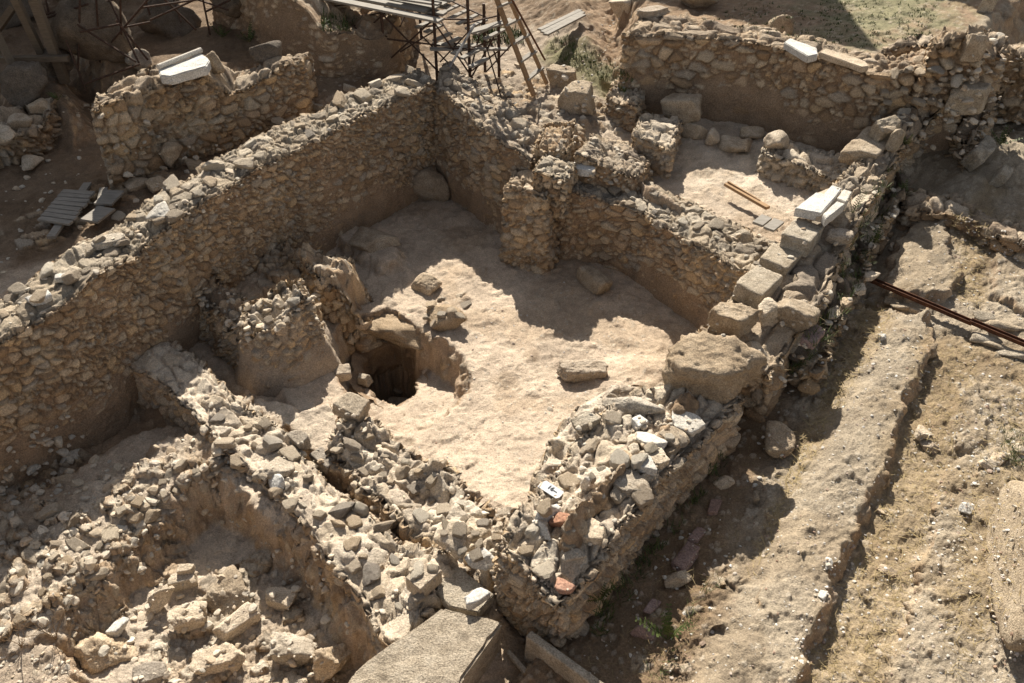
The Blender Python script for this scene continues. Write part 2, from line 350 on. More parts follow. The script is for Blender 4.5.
# ground colour: (poly, colour, soft, warp)
def PL(l): return [P(*t)[:2] for t in l]
COLS = [
 (PL([(-400, 330, 1.2), (-400, -100, 1.2), (640, -100, 1.5), (640, 60, 1.4), (560, 150, 1.2), (420, 80, 1.4), (300, 120, 1.3), (100, 250, 1.3)]), EARTH*.74, .4, .2),  # upper left earth: colour darkened to deepen the shade there
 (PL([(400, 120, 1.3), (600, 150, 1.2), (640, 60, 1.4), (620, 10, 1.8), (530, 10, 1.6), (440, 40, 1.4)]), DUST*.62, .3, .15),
 (PL([(600, 30, 2), (1100, 60, 2.1), (1300, -200, 2.1), (500, -200, 2)]), EARTH*1.1, .3, .15),
 (PL([(800, -40, 2.), (830, 40, 2.), (870, 50, 2), (930, 30, 2), (960, 0, 2), (900, -30, 2)]), GREEN*1.3+.03, .6, .5),
 (PL([(540, 40, 1.5), (570, 60, 1.45), (620, 90, 1.4), (640, 80, 1.4), (600, 55, 1.5), (555, 28, 1.6)]), GREEN*1.1, .25, .15),
 (PL([(600, 130, 1.05), (640, 85, .95), (870, 150, .95), (840, 215, .95), (760, 230, .95), (650, 160, 1)]), PALE*1.0, .2, .1),
 (PL([(480, 760, .3), (530, 600, .4), (600, 500, .5), (690, 400, .5), (775, 290, .6), (835, 210, .6), (900, 140, .8), (990, 50, 1.3), (1700, 0, 1.4), (1600, 1000, .4)]), ROAD, .1, .05),
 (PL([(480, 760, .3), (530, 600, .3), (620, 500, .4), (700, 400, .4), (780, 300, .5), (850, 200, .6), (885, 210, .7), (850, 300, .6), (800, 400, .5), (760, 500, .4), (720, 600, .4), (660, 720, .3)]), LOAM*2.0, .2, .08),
 (PL([(800, 440, .6), (860, 300, .7), (905, 300, .7), (850, 390, .6), (800, 490, .6), (745, 580, .5)]), DRY, .12, .06),
 (PL([(925, 345, .7), (950, 330, .7), (985, 350, .7), (950, 460, .6), (925, 550, .6), (880, 690, .5), (800, 690, .5), (870, 520, .6)]), DRY*1.0, .12, .1),
 (PL([(955, 210, .9), (990, 200, .9), (995, 250, .9), (980, 310, .8), (955, 300, .8)]), DRY*1.05, .12, .1),
 (PL([(1005, 360, .8), (1060, 380, .8), (1040, 560, .6), (960, 650, .5), (940, 620, .5), (990, 480, .6)]), DRY*.9, .3, .2),
 (PL([(118, 343, .3), (150, 325, .3), (260, 400, .3), (330, 400, .3), (500, 560, .5), (470, 640, .4), (400, 690, .3), (330, 600, .3), (250, 520, .3), (100, 600, .1), (0, 690, 0), (-80, 600, 0), (110, 470, .1), (200, 430, .2)]), PALE*.95, .12, .08),
 (PL([(0, 660, -.1), (120, 560, -.2), (190, 500, -.3), (250, 510, -.4), (370, 640, -.2), (300, 760, 0), (0, 760, 0)]), PALE*.95, .1, .05),
 (PL([(-80, 690, .1), (0, 655, .1), (52, 640, .1), (82, 665, .1), (60, 720, .1), (-50, 800, .1)]), DUST*.72, .06, .03),
 (PL([(-60, 530, -.3), (0, 430, -.2), (110, 360, 0), (205, 430, -.3), (130, 455, -.3), (40, 520, -.2)]), EARTH*1.25, .15, .05),
]
# embedded stones: (poly, cell size, amplitude, density, palette)
EMB = [
 (PL([(-60, 700, 0), (-60, 540, 0), (60, 492, .05), (110, 468, .1), (170, 455, .2), (262, 480, .25), (300, 500, .3), (220, 476, .25), (180, 490, .2), (140, 530, .15), (100, 580, .1), (50, 625, 0)]), .11, .055, .5, PAL_PALE),
 (PL([(0, 540, -.2), (0, 440, -.2), (70, 410, -.2), (90, 440, -.3), (100, 480, -.2)]), .15, .06, .6, PAL_TAN),
 (PL([(170, 385, .3), (240, 380, .3), (300, 430, .3), (420, 530, .4), (480, 570, .5), (400, 650, .4), (330, 590, .3), (240, 500, .3), (150, 450, .2)]), .15, .07, .25, PAL_PALE),
 (PL([(150, 640, -.3), (185, 590, -.3), (262, 545, -.2), (330, 600, -.2), (345, 640, -.1), (380, 700, 0), (100, 740, 0)]), .17, .06, .35, PAL_PALE),
 (PL([(380, 440, .1), (420, 470, .1), (470, 490, .2), (520, 510, .4), (545, 560, .5), (480, 560, .5), (400, 500, .3), (340, 430, .2)]), .13, .055, .3, PAL_PALE),
 (PL([(110, 362, 0), (130, 352, .1), (215, 425, 0), (180, 440, -.1), (120, 410, -.2)]), .13, .06, .6, PAL_TAN),
 (PL([(240, 262, .4), (275, 252, .4), (312, 280, .4), (285, 296, .4), (250, 285, .4)]), .16, .08, .7, PAL_TAN),
 (PL([(690, 690, .4), (740, 600, .5), (800, 460, .6), (860, 330, .7), (880, 290, .7), (850, 290, .6), (790, 400, .5), (700, 600, .4), (600, 700, .3)]), .10, .03, .25, PAL_TAN),
 (PL([(430, 90, 1.35), (560, 140, 1.2), (620, 160, 1.1), (640, 110, 1.1), (560, 70, 1.4), (470, 60, 1.4)]), .16, .05, .35, PAL_TAN),
 (PL([(0, 270, 1.2), (95, 235, 1.2), (230, 150, 1.3), (130, 165, 1.2), (60, 200, 1.2), (0, 230, 1.2)]), .2, .05, .3, PAL_TAN),
 (PL([(130, 560, -.4), (190, 540, -.4), (190, 590, -.4), (90, 660, -.4), (60, 640, -.4)]), .14, .05, .6, PAL_TAN),
]

def terrain_eval(x, y):
    sh = x.shape; x = x.ravel(); y = y.ravel()
    h = np.full(x.shape, 1.22)
    wn = fbm2(x, y, 1.7, 4, 3); wn2 = fbm2(x, y, 6.3, 3, 9)
    col = np.tile(DUST*.96, (len(x), 1))
    def sub(poly, m):
        mn = poly.min(0)-m; mx = poly.max(0)+m
        return np.nonzero((x > mn[0]) & (x < mx[0]) & (y > mn[1]) & (y < mx[1]))[0]
    for poly, w, warp in SET:
        i = sub(poly[:, :2], w+.3)
        if not len(i): continue
        xs, ys = x[i], y[i]
        sd = sdpoly(xs, ys, poly[:, :2])+warp*(wn[i]+.6*wn2[i])
        ww = 0; hh = 0
        for px_, py_, pz_ in poly:
            q = 1/((xs-px_)**2+(ys-py_)**2+.02); ww = ww+q; hh = hh+q*pz_
        m = 1-sstep(-w, w*.25, sd)
        h[i] = h[i]*(1-m)+hh/ww*m
    for poly, dz, w, warp in ADD:
        poly = np.array([P(*t)[:2] for t in poly]); i = sub(poly, w+.3)
        sd = sdpoly(x[i], y[i], poly)+warp*(wn[i]+.7*wn2[i])
        h[i] += dz*(1-sstep(-w, w*.3, sd))
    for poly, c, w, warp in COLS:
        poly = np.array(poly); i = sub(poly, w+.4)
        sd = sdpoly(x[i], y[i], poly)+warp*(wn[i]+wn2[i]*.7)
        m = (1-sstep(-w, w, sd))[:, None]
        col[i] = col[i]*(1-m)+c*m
    # soft unevenness
    h += .018*fbm2(x, y, 2.2, 3, 21)+.010*fbm2(x, y, 9, 4, 22)
    foot = fbm2(x, y, 4.3, 3, 31); h += .022*sstep(.1, .5, foot)+.007*np.abs(fbm2(x, y, 13, 3, 23))+.004*fbm2(x, y, 38, 3, 24)
    road_ = sstep(.2, .8, x-.62*y+.9)
    h += road_*(.020*fbm2(x, y, 4.5, 5, 25, .6)+.012*np.abs(fbm2(x, y, 18, 3, 26)))
    tint = 1+.10*fbm2(x, y, 2.7, 4, 41)
    col = col*tint[:, None]
    blot = sstep(.15, .55, fbm2(x, y, 1.3, 4, 43))[:, None]; col = col*(1-np.array((.13, .16, .20))*blot)
    fine = fbm2(x, y, 17, 4, 47)[:, None]; col = col*(1+.13*fine)
    for poly, cell, amp, dens, pal in EMB:
        poly = np.array(poly); i = sub(poly, .2)
        if not len(i): continue
        xs, ys = x[i], y[i]
        sd = sdpoly(xs, ys, poly)+.08*wn[i]
        msk = 1-sstep(-.1, .05, sd)
        p = np.stack([xs/cell*.8+.15*wn2[i], ys/cell*1.1, np.zeros_like(xs)], 1)
        f1, f2, cid, dv = voro(p, seed=int(cell*1000), dim3=False)
        on = (cid < dens)
        e = sstep(.04, .22, f2-f1)*on
        tilt = 1+.9*(dv[:, 0]*(cid*77 % 1-.5)+dv[:, 1]*(cid*131 % 1-.5))
        hh = e*tilt*amp*(.35+.9*(cid*313 % 1))*msk
        h[i] += hh+msk*(.020*np.abs(fbm2(xs, ys, 9, 4, 91, .6))+.012*fbm2(xs, ys, 24, 3, 92))
        k = (e*msk*.85)[:, None]
        col[i] = col[i]*(1-k)+pick(pal, cid)*k
    # small embedded chips everywhere close by
    f1, f2, cid, dv = voro(np.stack([x/.055, y/.055, np.zeros_like(x)], 1), seed=55, dim3=False)
    on = (cid < .10+.12*sstep(0, .5, wn)) & (x > -4)
    k = sstep(.08, .3, f2-f1)*on
    h += k*.009; k = k[:, None]*.5
    col = col*(1-k)+pick(PAL_PALE, cid)*k
    return h.reshape(sh), col.reshape(sh+(3,))

def grow(a0, step, fac, lim):
    r = []; a = a0
    while a < lim: step *= fac; a += step; r.append(a)
    return r
ys = [2.3]
while ys[-1] < 24: ys.append(ys[-1]+.007+.0018*ys[-1])
ys = np.array([-y for y in grow(-2.3, .03, 1.35, 40)][::-1]+ys+grow(24, .06, 1.3, 160))
half = np.linspace(0, 1, 520)
us = np.concatenate([half, grow(1, .004, 1.22, 9)]); us = np.concatenate([-us[1:][::-1], us])
def wid(Y): return 2.1+.66*np.clip(Y, 2.3, 24)
GX = us[None, :]*wid(ys)[:, None]; GY = np.repeat(ys[:, None], len(us), 1)
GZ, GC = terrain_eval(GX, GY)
# slope colouring: fresh brown earth in cut faces
gy_, gx_ = np.gradient(GZ); dxx = np.gradient(GX, axis=1); dyy = np.gradient(GY, axis=0)
slope = np.hypot(gx_/dxx, gy_/dyy)
k = sstep(.9, 2.2, slope)[..., None]*.75
GC = GC*(1-k)+(EARTH*1.5)*k
ny, nx = GX.shape
_v = np.stack([GX, GY, GZ], -1).reshape(-1, 3); _sl = slope.reshape(-1); _i = np.nonzero(_sl > .8)[0]
_n = np.stack([-gx_/dxx, -gy_/dyy, np.ones_like(gx_)], -1).reshape(-1, 3)[_i]; _n /= np.linalg.norm(_n, axis=1)[:, None]
_m = sstep(.8, 1.8, _sl[_i]); _f1, _f2, _c, _d = voro(_v[_i]/.10, (.9, .9, .9), 77)
_e = sstep(.05, .25, _f2-_f1)*(_c < .42)
_v[_i] += _n*(_m*(.045*fbm(_v[_i], 6, 5, 71)+.034*_e*(.4+_c*1.5)))[:, None]
GC = GC.reshape(-1, 3); _k = (_e*_m*.8)[:, None]; GC[_i] = GC[_i]*(1-_k)+pick(PAL_TAN, _c)*_k
GC[_i] *= (1+.16*_m*fbm(_v[_i], 8, 4, 72))[:, None]
GC = GC.reshape(ny, nx, 3); _v = _v.reshape(ny, nx, 3)
idx = np.arange(nx*ny).reshape(ny, nx)
FF = np.stack([idx[:-1, :-1], idx[:-1, 1:], idx[1:, 1:], idx[1:, :-1]], -1).reshape(-1, 4)
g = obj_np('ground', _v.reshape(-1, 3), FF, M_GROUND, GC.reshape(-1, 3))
tag(g, kind='structure'); g['label'] = 'dusty excavated ground with pits, earth banks and the rutted old road'

def tz(x, y):
    x = np.asarray(x, float); y = np.asarray(y, float)
    j = np.clip(np.searchsorted(ys, y)-1, 0, ny-2); fy = (y-ys[j])/(ys[j+1]-ys[j])
    u = x/wid(y); i = np.clip(np.searchsorted(us, u)-1, 0, nx-2); fx = np.clip((u-us[i])/(us[i+1]-us[i]), 0, 1)
    return (GZ[j, i]*(1-fx)+GZ[j, i+1]*fx)*(1-fy)+(GZ[j+1, i]*(1-fx)+GZ[j+1, i+1]*fx)*fy

# height raster used to seat things on whatever is built already
RX0, RY0, RC = -13., 2.4, .025
rnx, rny = int(27/RC), int(21/RC)
rx, ry = np.meshgrid(RX0+(np.arange(rnx)+.5)*RC, RY0+(np.arange(rny)+.5)*RC)
RH = tz(rx, ry)
def raster(V):
    V = np.asarray(V); i = ((V[:, 0]-RX0)/RC).astype(int); j = ((V[:, 1]-RY0)/RC).astype(int)
    ok = (i >= 0) & (i < rnx) & (j >= 0) & (j < rny)
    np.maximum.at(RH, (j[ok], i[ok]), V[ok, 2])
def hit(u, v):
    a = (u-512)/FPX; b = (341.5-v)/FPX
    d = np.array((a, cT+b*sT, -sT+b*cT)); d /= np.linalg.norm(d)
    t = np.arange(3.4, 27, .012)
    p = np.array((0, 0, CAMZ))+t[:, None]*d
    i = np.clip(((p[:, 0]-RX0)/RC).astype(int), 0, rnx-1); j = np.clip(((p[:, 1]-RY0)/RC).astype(int), 0, rny-1)
    bl = np.nonzero(p[:, 2] < RH[j, i])[0]
    k = bl[0] if len(bl) else len(t)-1
    return p[k], t[k]*float(d[1]*cT-d[2]*sT)

# ------------------------------------------------------------------ masonry walls
def shell(stations, zb, res=.02, cell=(.17, .14, .09), amp=.035, batter=.05, pal=PAL_TAN, toppal=PAL_GREY, mortar=EARTH*1.25,
          cover=.15, ragged=.05, seed=1, topamp=1.3, jit=(.85, .85, .7), topcell=1.0, wobamp=.04, topcov=0., split=1., plaster_z=None, round_=.04, topmortar=None, dens=1.0):
    st = []
    for s in stations:
        uf, vf, ub, vb, z = s[:5]; zr = s[5] if len(s) > 5 else z
        st.append((np.array(P(uf, vf, zr)[:2]), np.array(P(ub, vb, zr)[:2]), z))
    A = np.array([s[0] for s in st]); B = np.array([s[1] for s in st]); Z = np.array([s[2] for s in st])
    M = (A+B)/2; L = np.concatenate([[0], np.cumsum(np.linalg.norm(np.diff(M, axis=0), axis=1))]); T = L[-1]
    hw = np.linalg.norm(A-B, axis=1).mean()/2
    def at(arr, q): return np.stack([np.interp(q, L, arr[:, k]) for k in range(2)], -1)
    ins = min(hw*.9, T*.42)
    n = max(4, int(T/res)); q = np.linspace(0, T, n)
    nc = max(3, int(2*hw/res)); c = np.linspace(0, 1, nc+2)[1:-1]
    per = np.concatenate([at(A, q), (1-c)[:, None]*A[-1]+c[:, None]*B[-1], at(B, q)[::-1], (1-c)[:, None]*B[0]+c[:, None]*A[0]])
    pu = np.concatenate([q, np.full(nc, T), q[::-1], np.zeros(nc)])
    inn = at(M, np.clip(pu, ins, T-ins))
    zz = np.interp(pu, L, Z)
    # round the corners a little
    for _ in range(max(1, int(.05/res))): per = (np.roll(per, 1, 0)+2*per+np.roll(per, -1, 0))/4
    K = len(per)
    wob = fbm2(per[:, 0], per[:, 1], 1.6, 3, seed+70)*wobamp
    tan = np.roll(per, -1, 0)-np.roll(per, 1, 0); tan /= np.linalg.norm(tan, axis=1)[:, None]+1e-9
    nrm = np.stack([tan[:, 1], -tan[:, 0]], 1)
    cen = M.mean(0)
    if ((per-inn)*nrm).sum() < 0: nrm = -nrm
    zt_ = zz+ragged*fbm2(per[:, 0], per[:, 1], 2.2, 4, seed+5)
    H = (zt_.max()-zb); ns = max(3, int(H/res)); nt_ = max(3, int(hw/res))
    rows = []; nor = []; top = []
    for a in np.linspace(0, 1, ns, endpoint=False):
        z = zb+(zt_-zb)*a
        off = batter*(1-a)+wob
        rows.append(np.column_stack([per+nrm*off[:, None], z])); nor.append(np.column_stack([nrm, np.zeros(K)])); top.append(np.zeros(K))
    for k_, a in enumerate(np.linspace(0, 1, nt_+1)):
        xy = per*(1-a)+inn*a+nrm*(wob*(1-a))[:, None]
        zc = zz*a+zt_*(1-a)
        zc = zc+ragged*1.0*fbm2(xy[:, 0], xy[:, 1], 3.0, 4, seed+5)*min(1, a*3)
        dd = min(1, a*hw/max(round_, 1e-3)); zc = zc-round_*(1-dd)**2
        w = .35+.65*min(1, a*4); v = np.column_stack([nrm*(1-w), np.full(K, w)])
        rows.append(np.column_stack([xy, zc])); nor.append(v/np.linalg.norm(v, axis=1)[:, None]); top.append(np.full(K, w))
    R = len(rows); Vv = np.concatenate(rows); Nn = np.concatenate(nor); Tp = np.concatenate(top)
    d = (M[-1]-M[0]); d /= np.linalg.norm(d)
    a_ = Vv[:, 0]*d[0]+Vv[:, 1]*d[1]; b_ = -Vv[:, 0]*d[1]+Vv[:, 1]*d[0]
    w1 = fbm(Vv, 3, 2, seed+8)*.3
    tz_ = sstep(.55, .9, Tp)
    zc_ = Vv[:, 2]/cell[2]+.35*w1
    p = np.stack([a_/cell[0]*(1-.38*tz_)+w1, b_/cell[1]*(1-.34*tz_)+w1, zc_*(1-tz_)+7.5*tz_+.3*fbm(Vv, 2, 2, seed+8)*tz_], 1)
    f1, f2, cid, dv = voro(p, jit, seed)
    # some cells split into smaller stones
    f1b, f2b, cidb, dvb = voro(p*1.9+3.3, jit, seed+40)
    bigm = fbm(Vv, 1.3, 3, seed+90) > -.1+.5*(1-dens)
    e1 = sstep(.05, .17, f2-f1)*(1-.2*f1); e2 = sstep(.06, .20, f2b-f1b)*.85
    small = ((cid > .74) | (~bigm & (cid > .3))) & (split > cid)
    e = np.where(small, np.minimum(e1*1.2, e2), e1); ci = np.where(small, (cidb*.5+cid*.5) % 1, cid); dvx = np.where(small[:, None], dvb, dv)
    tilt = (dvx*np.stack([ci*57 % 1-.5, ci*91 % 1-.5, ci*133 % 1-.5], 1)).sum(1)*1.0
    ht = e*(.50+.55*(ci*211 % 1)+tilt)
    cov = cover-.12+.30*fbm(Vv, 1.1, 4, seed+60)+.12*fbm(Vv, 6, 3, seed+61)
    if plaster_z is not None:
        cov = cov+.9*(1-sstep(plaster_z-.25, plaster_z+.15, Vv[:, 2]+.25*fbm(Vv, .9, 3, seed+66)))*(1-Tp)
    cov = np.clip(cov+(topcov-.12)*Tp, -.2, 1.2)
    lvl = np.maximum(ht, cov)
    stone = sstep(0, .12, ht-cov)
    # deep joints
    lvl = lvl+.35*stone*(ci*389 % 1 > .88)*(1-tz_)
    lvl = lvl-.5*(1-sstep(0, .07, np.minimum(f2-f1, 1)))*(1-sstep(.1, .5, cov))
    am = amp*(1+(topamp-1)*Tp)
    disp = am*1.3*(lvl-.5)*(1-.35*tz_)+.006*fbm(Vv, 22, 3, seed+3)+.020*fbm(Vv, 3.2, 4, seed+4)
    Vv = Vv+Nn*disp[:, None]
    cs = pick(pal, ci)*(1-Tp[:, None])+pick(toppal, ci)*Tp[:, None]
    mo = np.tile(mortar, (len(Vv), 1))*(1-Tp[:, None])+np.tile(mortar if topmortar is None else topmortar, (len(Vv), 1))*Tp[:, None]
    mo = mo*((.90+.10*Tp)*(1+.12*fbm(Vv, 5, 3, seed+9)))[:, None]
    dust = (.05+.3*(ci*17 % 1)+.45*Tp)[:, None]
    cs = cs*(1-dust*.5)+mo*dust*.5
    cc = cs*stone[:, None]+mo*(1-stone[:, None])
    ii = np.arange(K); j = (ii+1) % K
    F = np.concatenate([np.stack([r*K+ii, r*K+j, (r+1)*K+j, (r+1)*K+ii], 1) for r in range(R-1)])
    # consistent outward winding
    if ((per[1]-per[0])[0]*nrm[0][1]-(per[1]-per[0])[1]*nrm[0][0]) > 0: F = F[:, ::-1]
    raster(Vv)
    return Vv, F, cc, (M.mean(0)[0], M.mean(0)[1], zb)

def wall(name, label, stations, zb, cat='wall', group=None, **kw):
    Vv, F, cc, o = shell(stations, zb, **kw)
    Vv = Vv-np.array(o)
    ob = obj_np(name, Vv, F, M_MASON, cc)
    ob.location = o
    return tag(ob, label, cat, group, 'thing')

wall('stone_wall', 'long tall rubble wall closing the left side of the excavated room', 
     [(-300, 510, -300, 463.2, 1.3), (-80, 388, -80, 349.84, 1.38), (0, 340, -7.2, 302.56, 1.46), (60, 303, 44.16, 270.6, 1.55), (125, 257, 101.24, 230.36, 1.62), (190, 209, 162.64, 188.12, 1.66), (262, 163, 236.08, 146.44, 1.68), (322, 135, 297.52, 115.56, 1.68), (386, 107, 361.52, 90.44, 1.67), (440, 82, 419.84, 67.6, 1.66)],
     -.75, res=.0135, cell=(.145, .11, .085), amp=.042, cover=.20, seed=11, plaster_z=.42, topamp=1.25, topmortar=np.array((.33, .285, .225)))
wall('stone_wall', 'shorter rubble wall closing the back of the room behind the round boulder',
     [(432, 84, 448, 62, 1.66), (470, 113, 490, 92, 1.56), (508, 146, 530, 122, 1.42), (530, 164, 556, 144, 1.32)], -.1, res=.016,
     cell=(.17, .12, .10), amp=.04, cover=.15, seed=21, plaster_z=.45, topamp=1.25, topmortar=DUST*.7)
wall('stone_pier', 'rough stone door jamb jutting out between the back wall and the middle wall', 
     [(505, 188, 516, 165, 1.14), (546, 200, 560, 172, 1.12)], -.1, cat='wall', res=.018, cell=(.17, .14, .10), amp=.05, cover=.05, seed=31, topamp=1.25, batter=.12)
wall('stone_wall', 'middle rubble wall with a grey weathered top between the two rooms',
     [(555, 186, 570, 160, 1.08), (600, 196, 616, 168, 1.04), (640, 211, 654, 182, 1.02), (688, 240, 704, 208, 1.06), (742, 272, 760, 234, 1.12), (770, 285, 786, 246, 1.15)], -.1, res=.014,
     cell=(.19, .14, .095), amp=.04, cover=.15, seed=41, plaster_z=.2, topamp=1.25, ragged=.07, topmortar=np.array((.26, .23, .19)))
wall('stone_wall', 'near thick rubble wall heaped with loose pale stones beside the shaded trench',
     [(745, 400, 660, 385, 1.14), (700, 442, 598, 412, 1.14), (655, 490, 556, 462, 1.12), (608, 548, 512, 515, 1.1), (560, 602, 492, 552, 1.06)], .1, res=.014,
     cell=(.17, .14, .07), amp=.05, cover=.22, seed=51, topamp=1.25, ragged=.07, pal=PAL_TAN, toppal=PAL_PALE, mortar=DUST*.8, batter=.04, topmortar=PALE*.9)
wall('rubble_ledge', 'low eroded inner ledge of the near wall facing the sunlit floor',
     [(538, 486, 580, 490, .72), (548, 455, 596, 462, .80), (556, 424, 606, 436, .84), (574, 402, 630, 412, .86), (596, 392, 650, 396, .88)], .2, cat='ledge', res=.015,
     cell=(.2, .17, .12), amp=.06, cover=.3, topcov=.3, split=.4, seed=57, topamp=1.2, ragged=.12, wobamp=.12, round_=.05, toppal=PAL_PALE, mortar=DUST*.8, topmortar=PALE*.9)
wall('stone_wall', 'long low wall of large blocks running up beside the weedy ditch',
     [(772, 378, 690, 345, 1.14), (806, 325, 722, 305, 1.2), (838, 268, 762, 262, 1.3), (860, 222, 795, 225, 1.45), (884, 178, 832, 185, 1.5), (908, 142, 866, 155, 1.6)], .2, res=.02,
     cell=(.30, .22, .13), amp=.05, cover=-.05, seed=61, topamp=1.4, ragged=.05, toppal=PAL_GREY, topmortar=DUST*.7)
wall('stone_wall', 'ragged end of the long wall where it climbs to the upper right corner',
     [(918, 132, 880, 140, 1.65), (942, 105, 902, 112, 1.75), (962, 82, 925, 88, 1.95), (985, 55, 948, 60, 2.1), (1010, 30, 975, 28, 2.15)], .5, res=.028,
     cell=(.22, .18, .12), amp=.08, cover=-.1, seed=66, topamp=1.4, ragged=.16, toppal=PAL_GREY, topmortar=DUST*.6)
wall('stone_wall', 'far tall wall of the upper room with a marble slab on its top',
     [(626, 33, 640, 14, 2.3), (700, 37, 712, 22, 2.3), (768, 46, 780, 30, 2.3), (818, 60, 830, 44, 2.3), (871, 72, 882, 56, 2.3), (920, 70, 930, 52, 2.32), (972, 70, 980, 48, 2.3)], .85, res=.022,
     cell=(.25, .17, .14), amp=.05, cover=.25, seed=71, topamp=1.3, plaster_z=1.5, ragged=.04, pal=PAL_TAN, mortar=EARTH*1.15)
wall('stone_wall', 'upper left rubble wall in shade with a white marble slab on its top',
     [(93, 112, 98, 94, 2.3), (150, 86, 158, 68, 2.35), (205, 76, 212, 60, 2.3), (228, 92, 238, 74, 2.0), (262, 74, 274, 58, 2.1), (300, 62, 312, 48, 2.1)], 1.0, res=.020,
     cell=(.20, .16, .13), amp=.05, cover=.0, seed=81, topamp=1.4, ragged=.07, pal=PAL_TAN*.95, mortar=EARTH*1.1)
wall('rubble_wall', 'flat earth topped rubble wall running from the left wall towards the lower centre',
     [(80, 325, 104, 302, .40), (118, 354, 142, 326, .40), (160, 390, 187, 352, .42), (206, 428, 236, 384, .42), (262, 492, 282, 428, .42), (312, 545, 328, 480, .45), (350, 595, 385, 525, .47), (400, 645, 448, 572, .48)], -.55, res=.017,
     cell=(.15, .13, .09), amp=.05, cover=.22, topcov=.28, split=.5, seed=91, topamp=1.3, ragged=.06, wobamp=.09, toppal=PAL_PALE, mortar=DUST*.85, pal=PAL_TAN, topmortar=PALE*.95)
wall('rubble_wall', 'low rubble wall between the narrow channel and the sunlit floor',
     [(318, 448, 352, 402, .42), (348, 478, 396, 440, .38), (398, 520, 448, 480, .42), (448, 556, 498, 512, .52), (482, 590, 530, 545, .6)], -.15, res=.017,
     cell=(.15, .13, .10), amp=.07, cover=.25, topcov=.18, split=.6, seed=101, topamp=1.3, ragged=.12, wobamp=.12, round_=.1, toppal=PAL_PALE, mortar=DUST*.8, batter=.10, topmortar=PALE*.9)
wall('rubble_pier', 'tall clay pier with a sunlit heap of rubble on top, left of the hole',
     [(258, 338, 246, 308, .74), (285, 330, 272, 294, .88), (318, 306, 300, 282, .9)], -.1, cat='wall', res=.015,
     cell=(.12, .11, .09), amp=.05, cover=.3, seed=111, topamp=1.25, ragged=.2, toppal=PAL_PALE, mortar=DUST*.75, batter=.26, round_=.14, wobamp=.14, plaster_z=.42, topmortar=PALE*.9)
wall('rubble_wall', 'shaded stump of rubble wall between the left wall and the clay pier',
     [(194, 292, 200, 270, .62), (222, 312, 234, 296, .62), (245, 335, 258, 310, .6)], -.1, cat='wall', res=.017,
     cell=(.15, .13, .10), amp=.06, cover=.05, seed=121, topamp=1.3, ragged=.14, wobamp=.10, round_=.08, batter=.2)
wall('rubble_wall', 'shaded clay and rubble stump rising above the hole',
     [(276, 258, 284, 244, .5), (308, 268, 316, 250, .55), (334, 280, 350, 252, .62), (352, 300, 364, 280, .30), (362, 318, 374, 300, .05)], -.4, cat='wall', res=.016,
     cell=(.15, .13, .12), amp=.06, cover=.15, seed=131, topamp=1.3, ragged=.14, wobamp=.10, round_=.08, batter=.10, mortar=EARTH*1.35, topmortar=DUST*.8, toppal=PAL_TAN)
wall('rubble_wall', 'low wall of small pale stones along the back of the upper room floor',
     [(762, 152, 772, 133, 1.36), (800, 165, 812, 147, 1.34), (850, 182, 862, 162, 1.32)], .9, cat='wall', res=.024,
     cell=(.17, .15, .10), amp=.06, cover=-.1, seed=141, topamp=1.4, ragged=.05, toppal=PAL_PALE, pal=PAL_PALE, mortar=DUST*.9)
wall('rubble_pier', 'square pier of mortared rubble beside the oblong boulder in the upper room',
     [(630, 134, 642, 112, 1.42), (672, 148, 683, 120, 1.42)], .9, cat='wall', res=.024, cell=(.12, .1, .08), amp=.04, cover=.1, seed=151, topamp=1.25, toppal=PAL_PALE, mortar=DUST*.8, batter=.03)
wall('rubble_pier', 'short rubble stump touching the left end of the far tall wall',
     [(608, 92, 618, 76, 1.5), (636, 106, 648, 84, 1.5)], .9, cat='wall', res=.026, cell=(.15, .13, .1), amp=.06, cover=.0, seed=161, topamp=1.25, toppal=PAL_PALE, batter=.08)
wall('rubble_pier', 'rounded mound of mortared small stones behind the back wall corner',
     [(533, 148, 545, 122, 1.45), (568, 150, 578, 124, 1.45)], .9, cat='wall', res=.022, cell=(.10, .09, .07), amp=.04, cover=.1, seed=171, topamp=1.25, toppal=PAL_TAN, batter=.08, round_=.2)
wall('rubble_pier', 'flat topped block of old masonry behind the middle wall',
     [(575, 156, 590, 134, 1.38), (612, 166, 625, 140, 1.32), (640, 180, 650, 157, 1.22)], .8, cat='wall', res=.022, cell=(.10, .09, .07), amp=.04, cover=.15, seed=181, topamp=1.25, topmortar=DUST*.75, batter=.03)
wall('rubble_pier', 'dark sided grey masonry block on the join of the back and middle walls',
     [(530, 172, 544, 150, 1.40), (566, 182, 580, 160, 1.34)], .8, cat='wall', res=.02, cell=(.12, .1, .08), amp=.04, cover=.2, seed=191, topamp=1.25, mortar=np.array((.2, .16, .12)), topmortar=np.array((.36, .32, .26)), batter=.0)
wall('rubble_wall', 'low outer wall crossing the top of the old road',
     [(905, 205, 915, 190, 1.1), (950, 215, 960, 198, 1.15), (990, 232, 1000, 214, 1.15), (1060, 262, 1070, 240, 1.15)], .7, cat='wall', res=.024, cell=(.2, .17, .12), amp=.07, cover=.0, seed=201, topamp=1.3, ragged=.06)
wall('rubble_wall', 'rough stone wall in the top right corner beyond the leaning blocks',
     [(970, 150, 955, 132, 1.45), (1000, 95, 985, 82, 1.7), (1035, 60, 1020, 48, 1.9)], .8, cat='wall', res=.028, cell=(.2, .17, .12), amp=.09, cover=-.1, seed=211, topamp=1.3, ragged=.10)
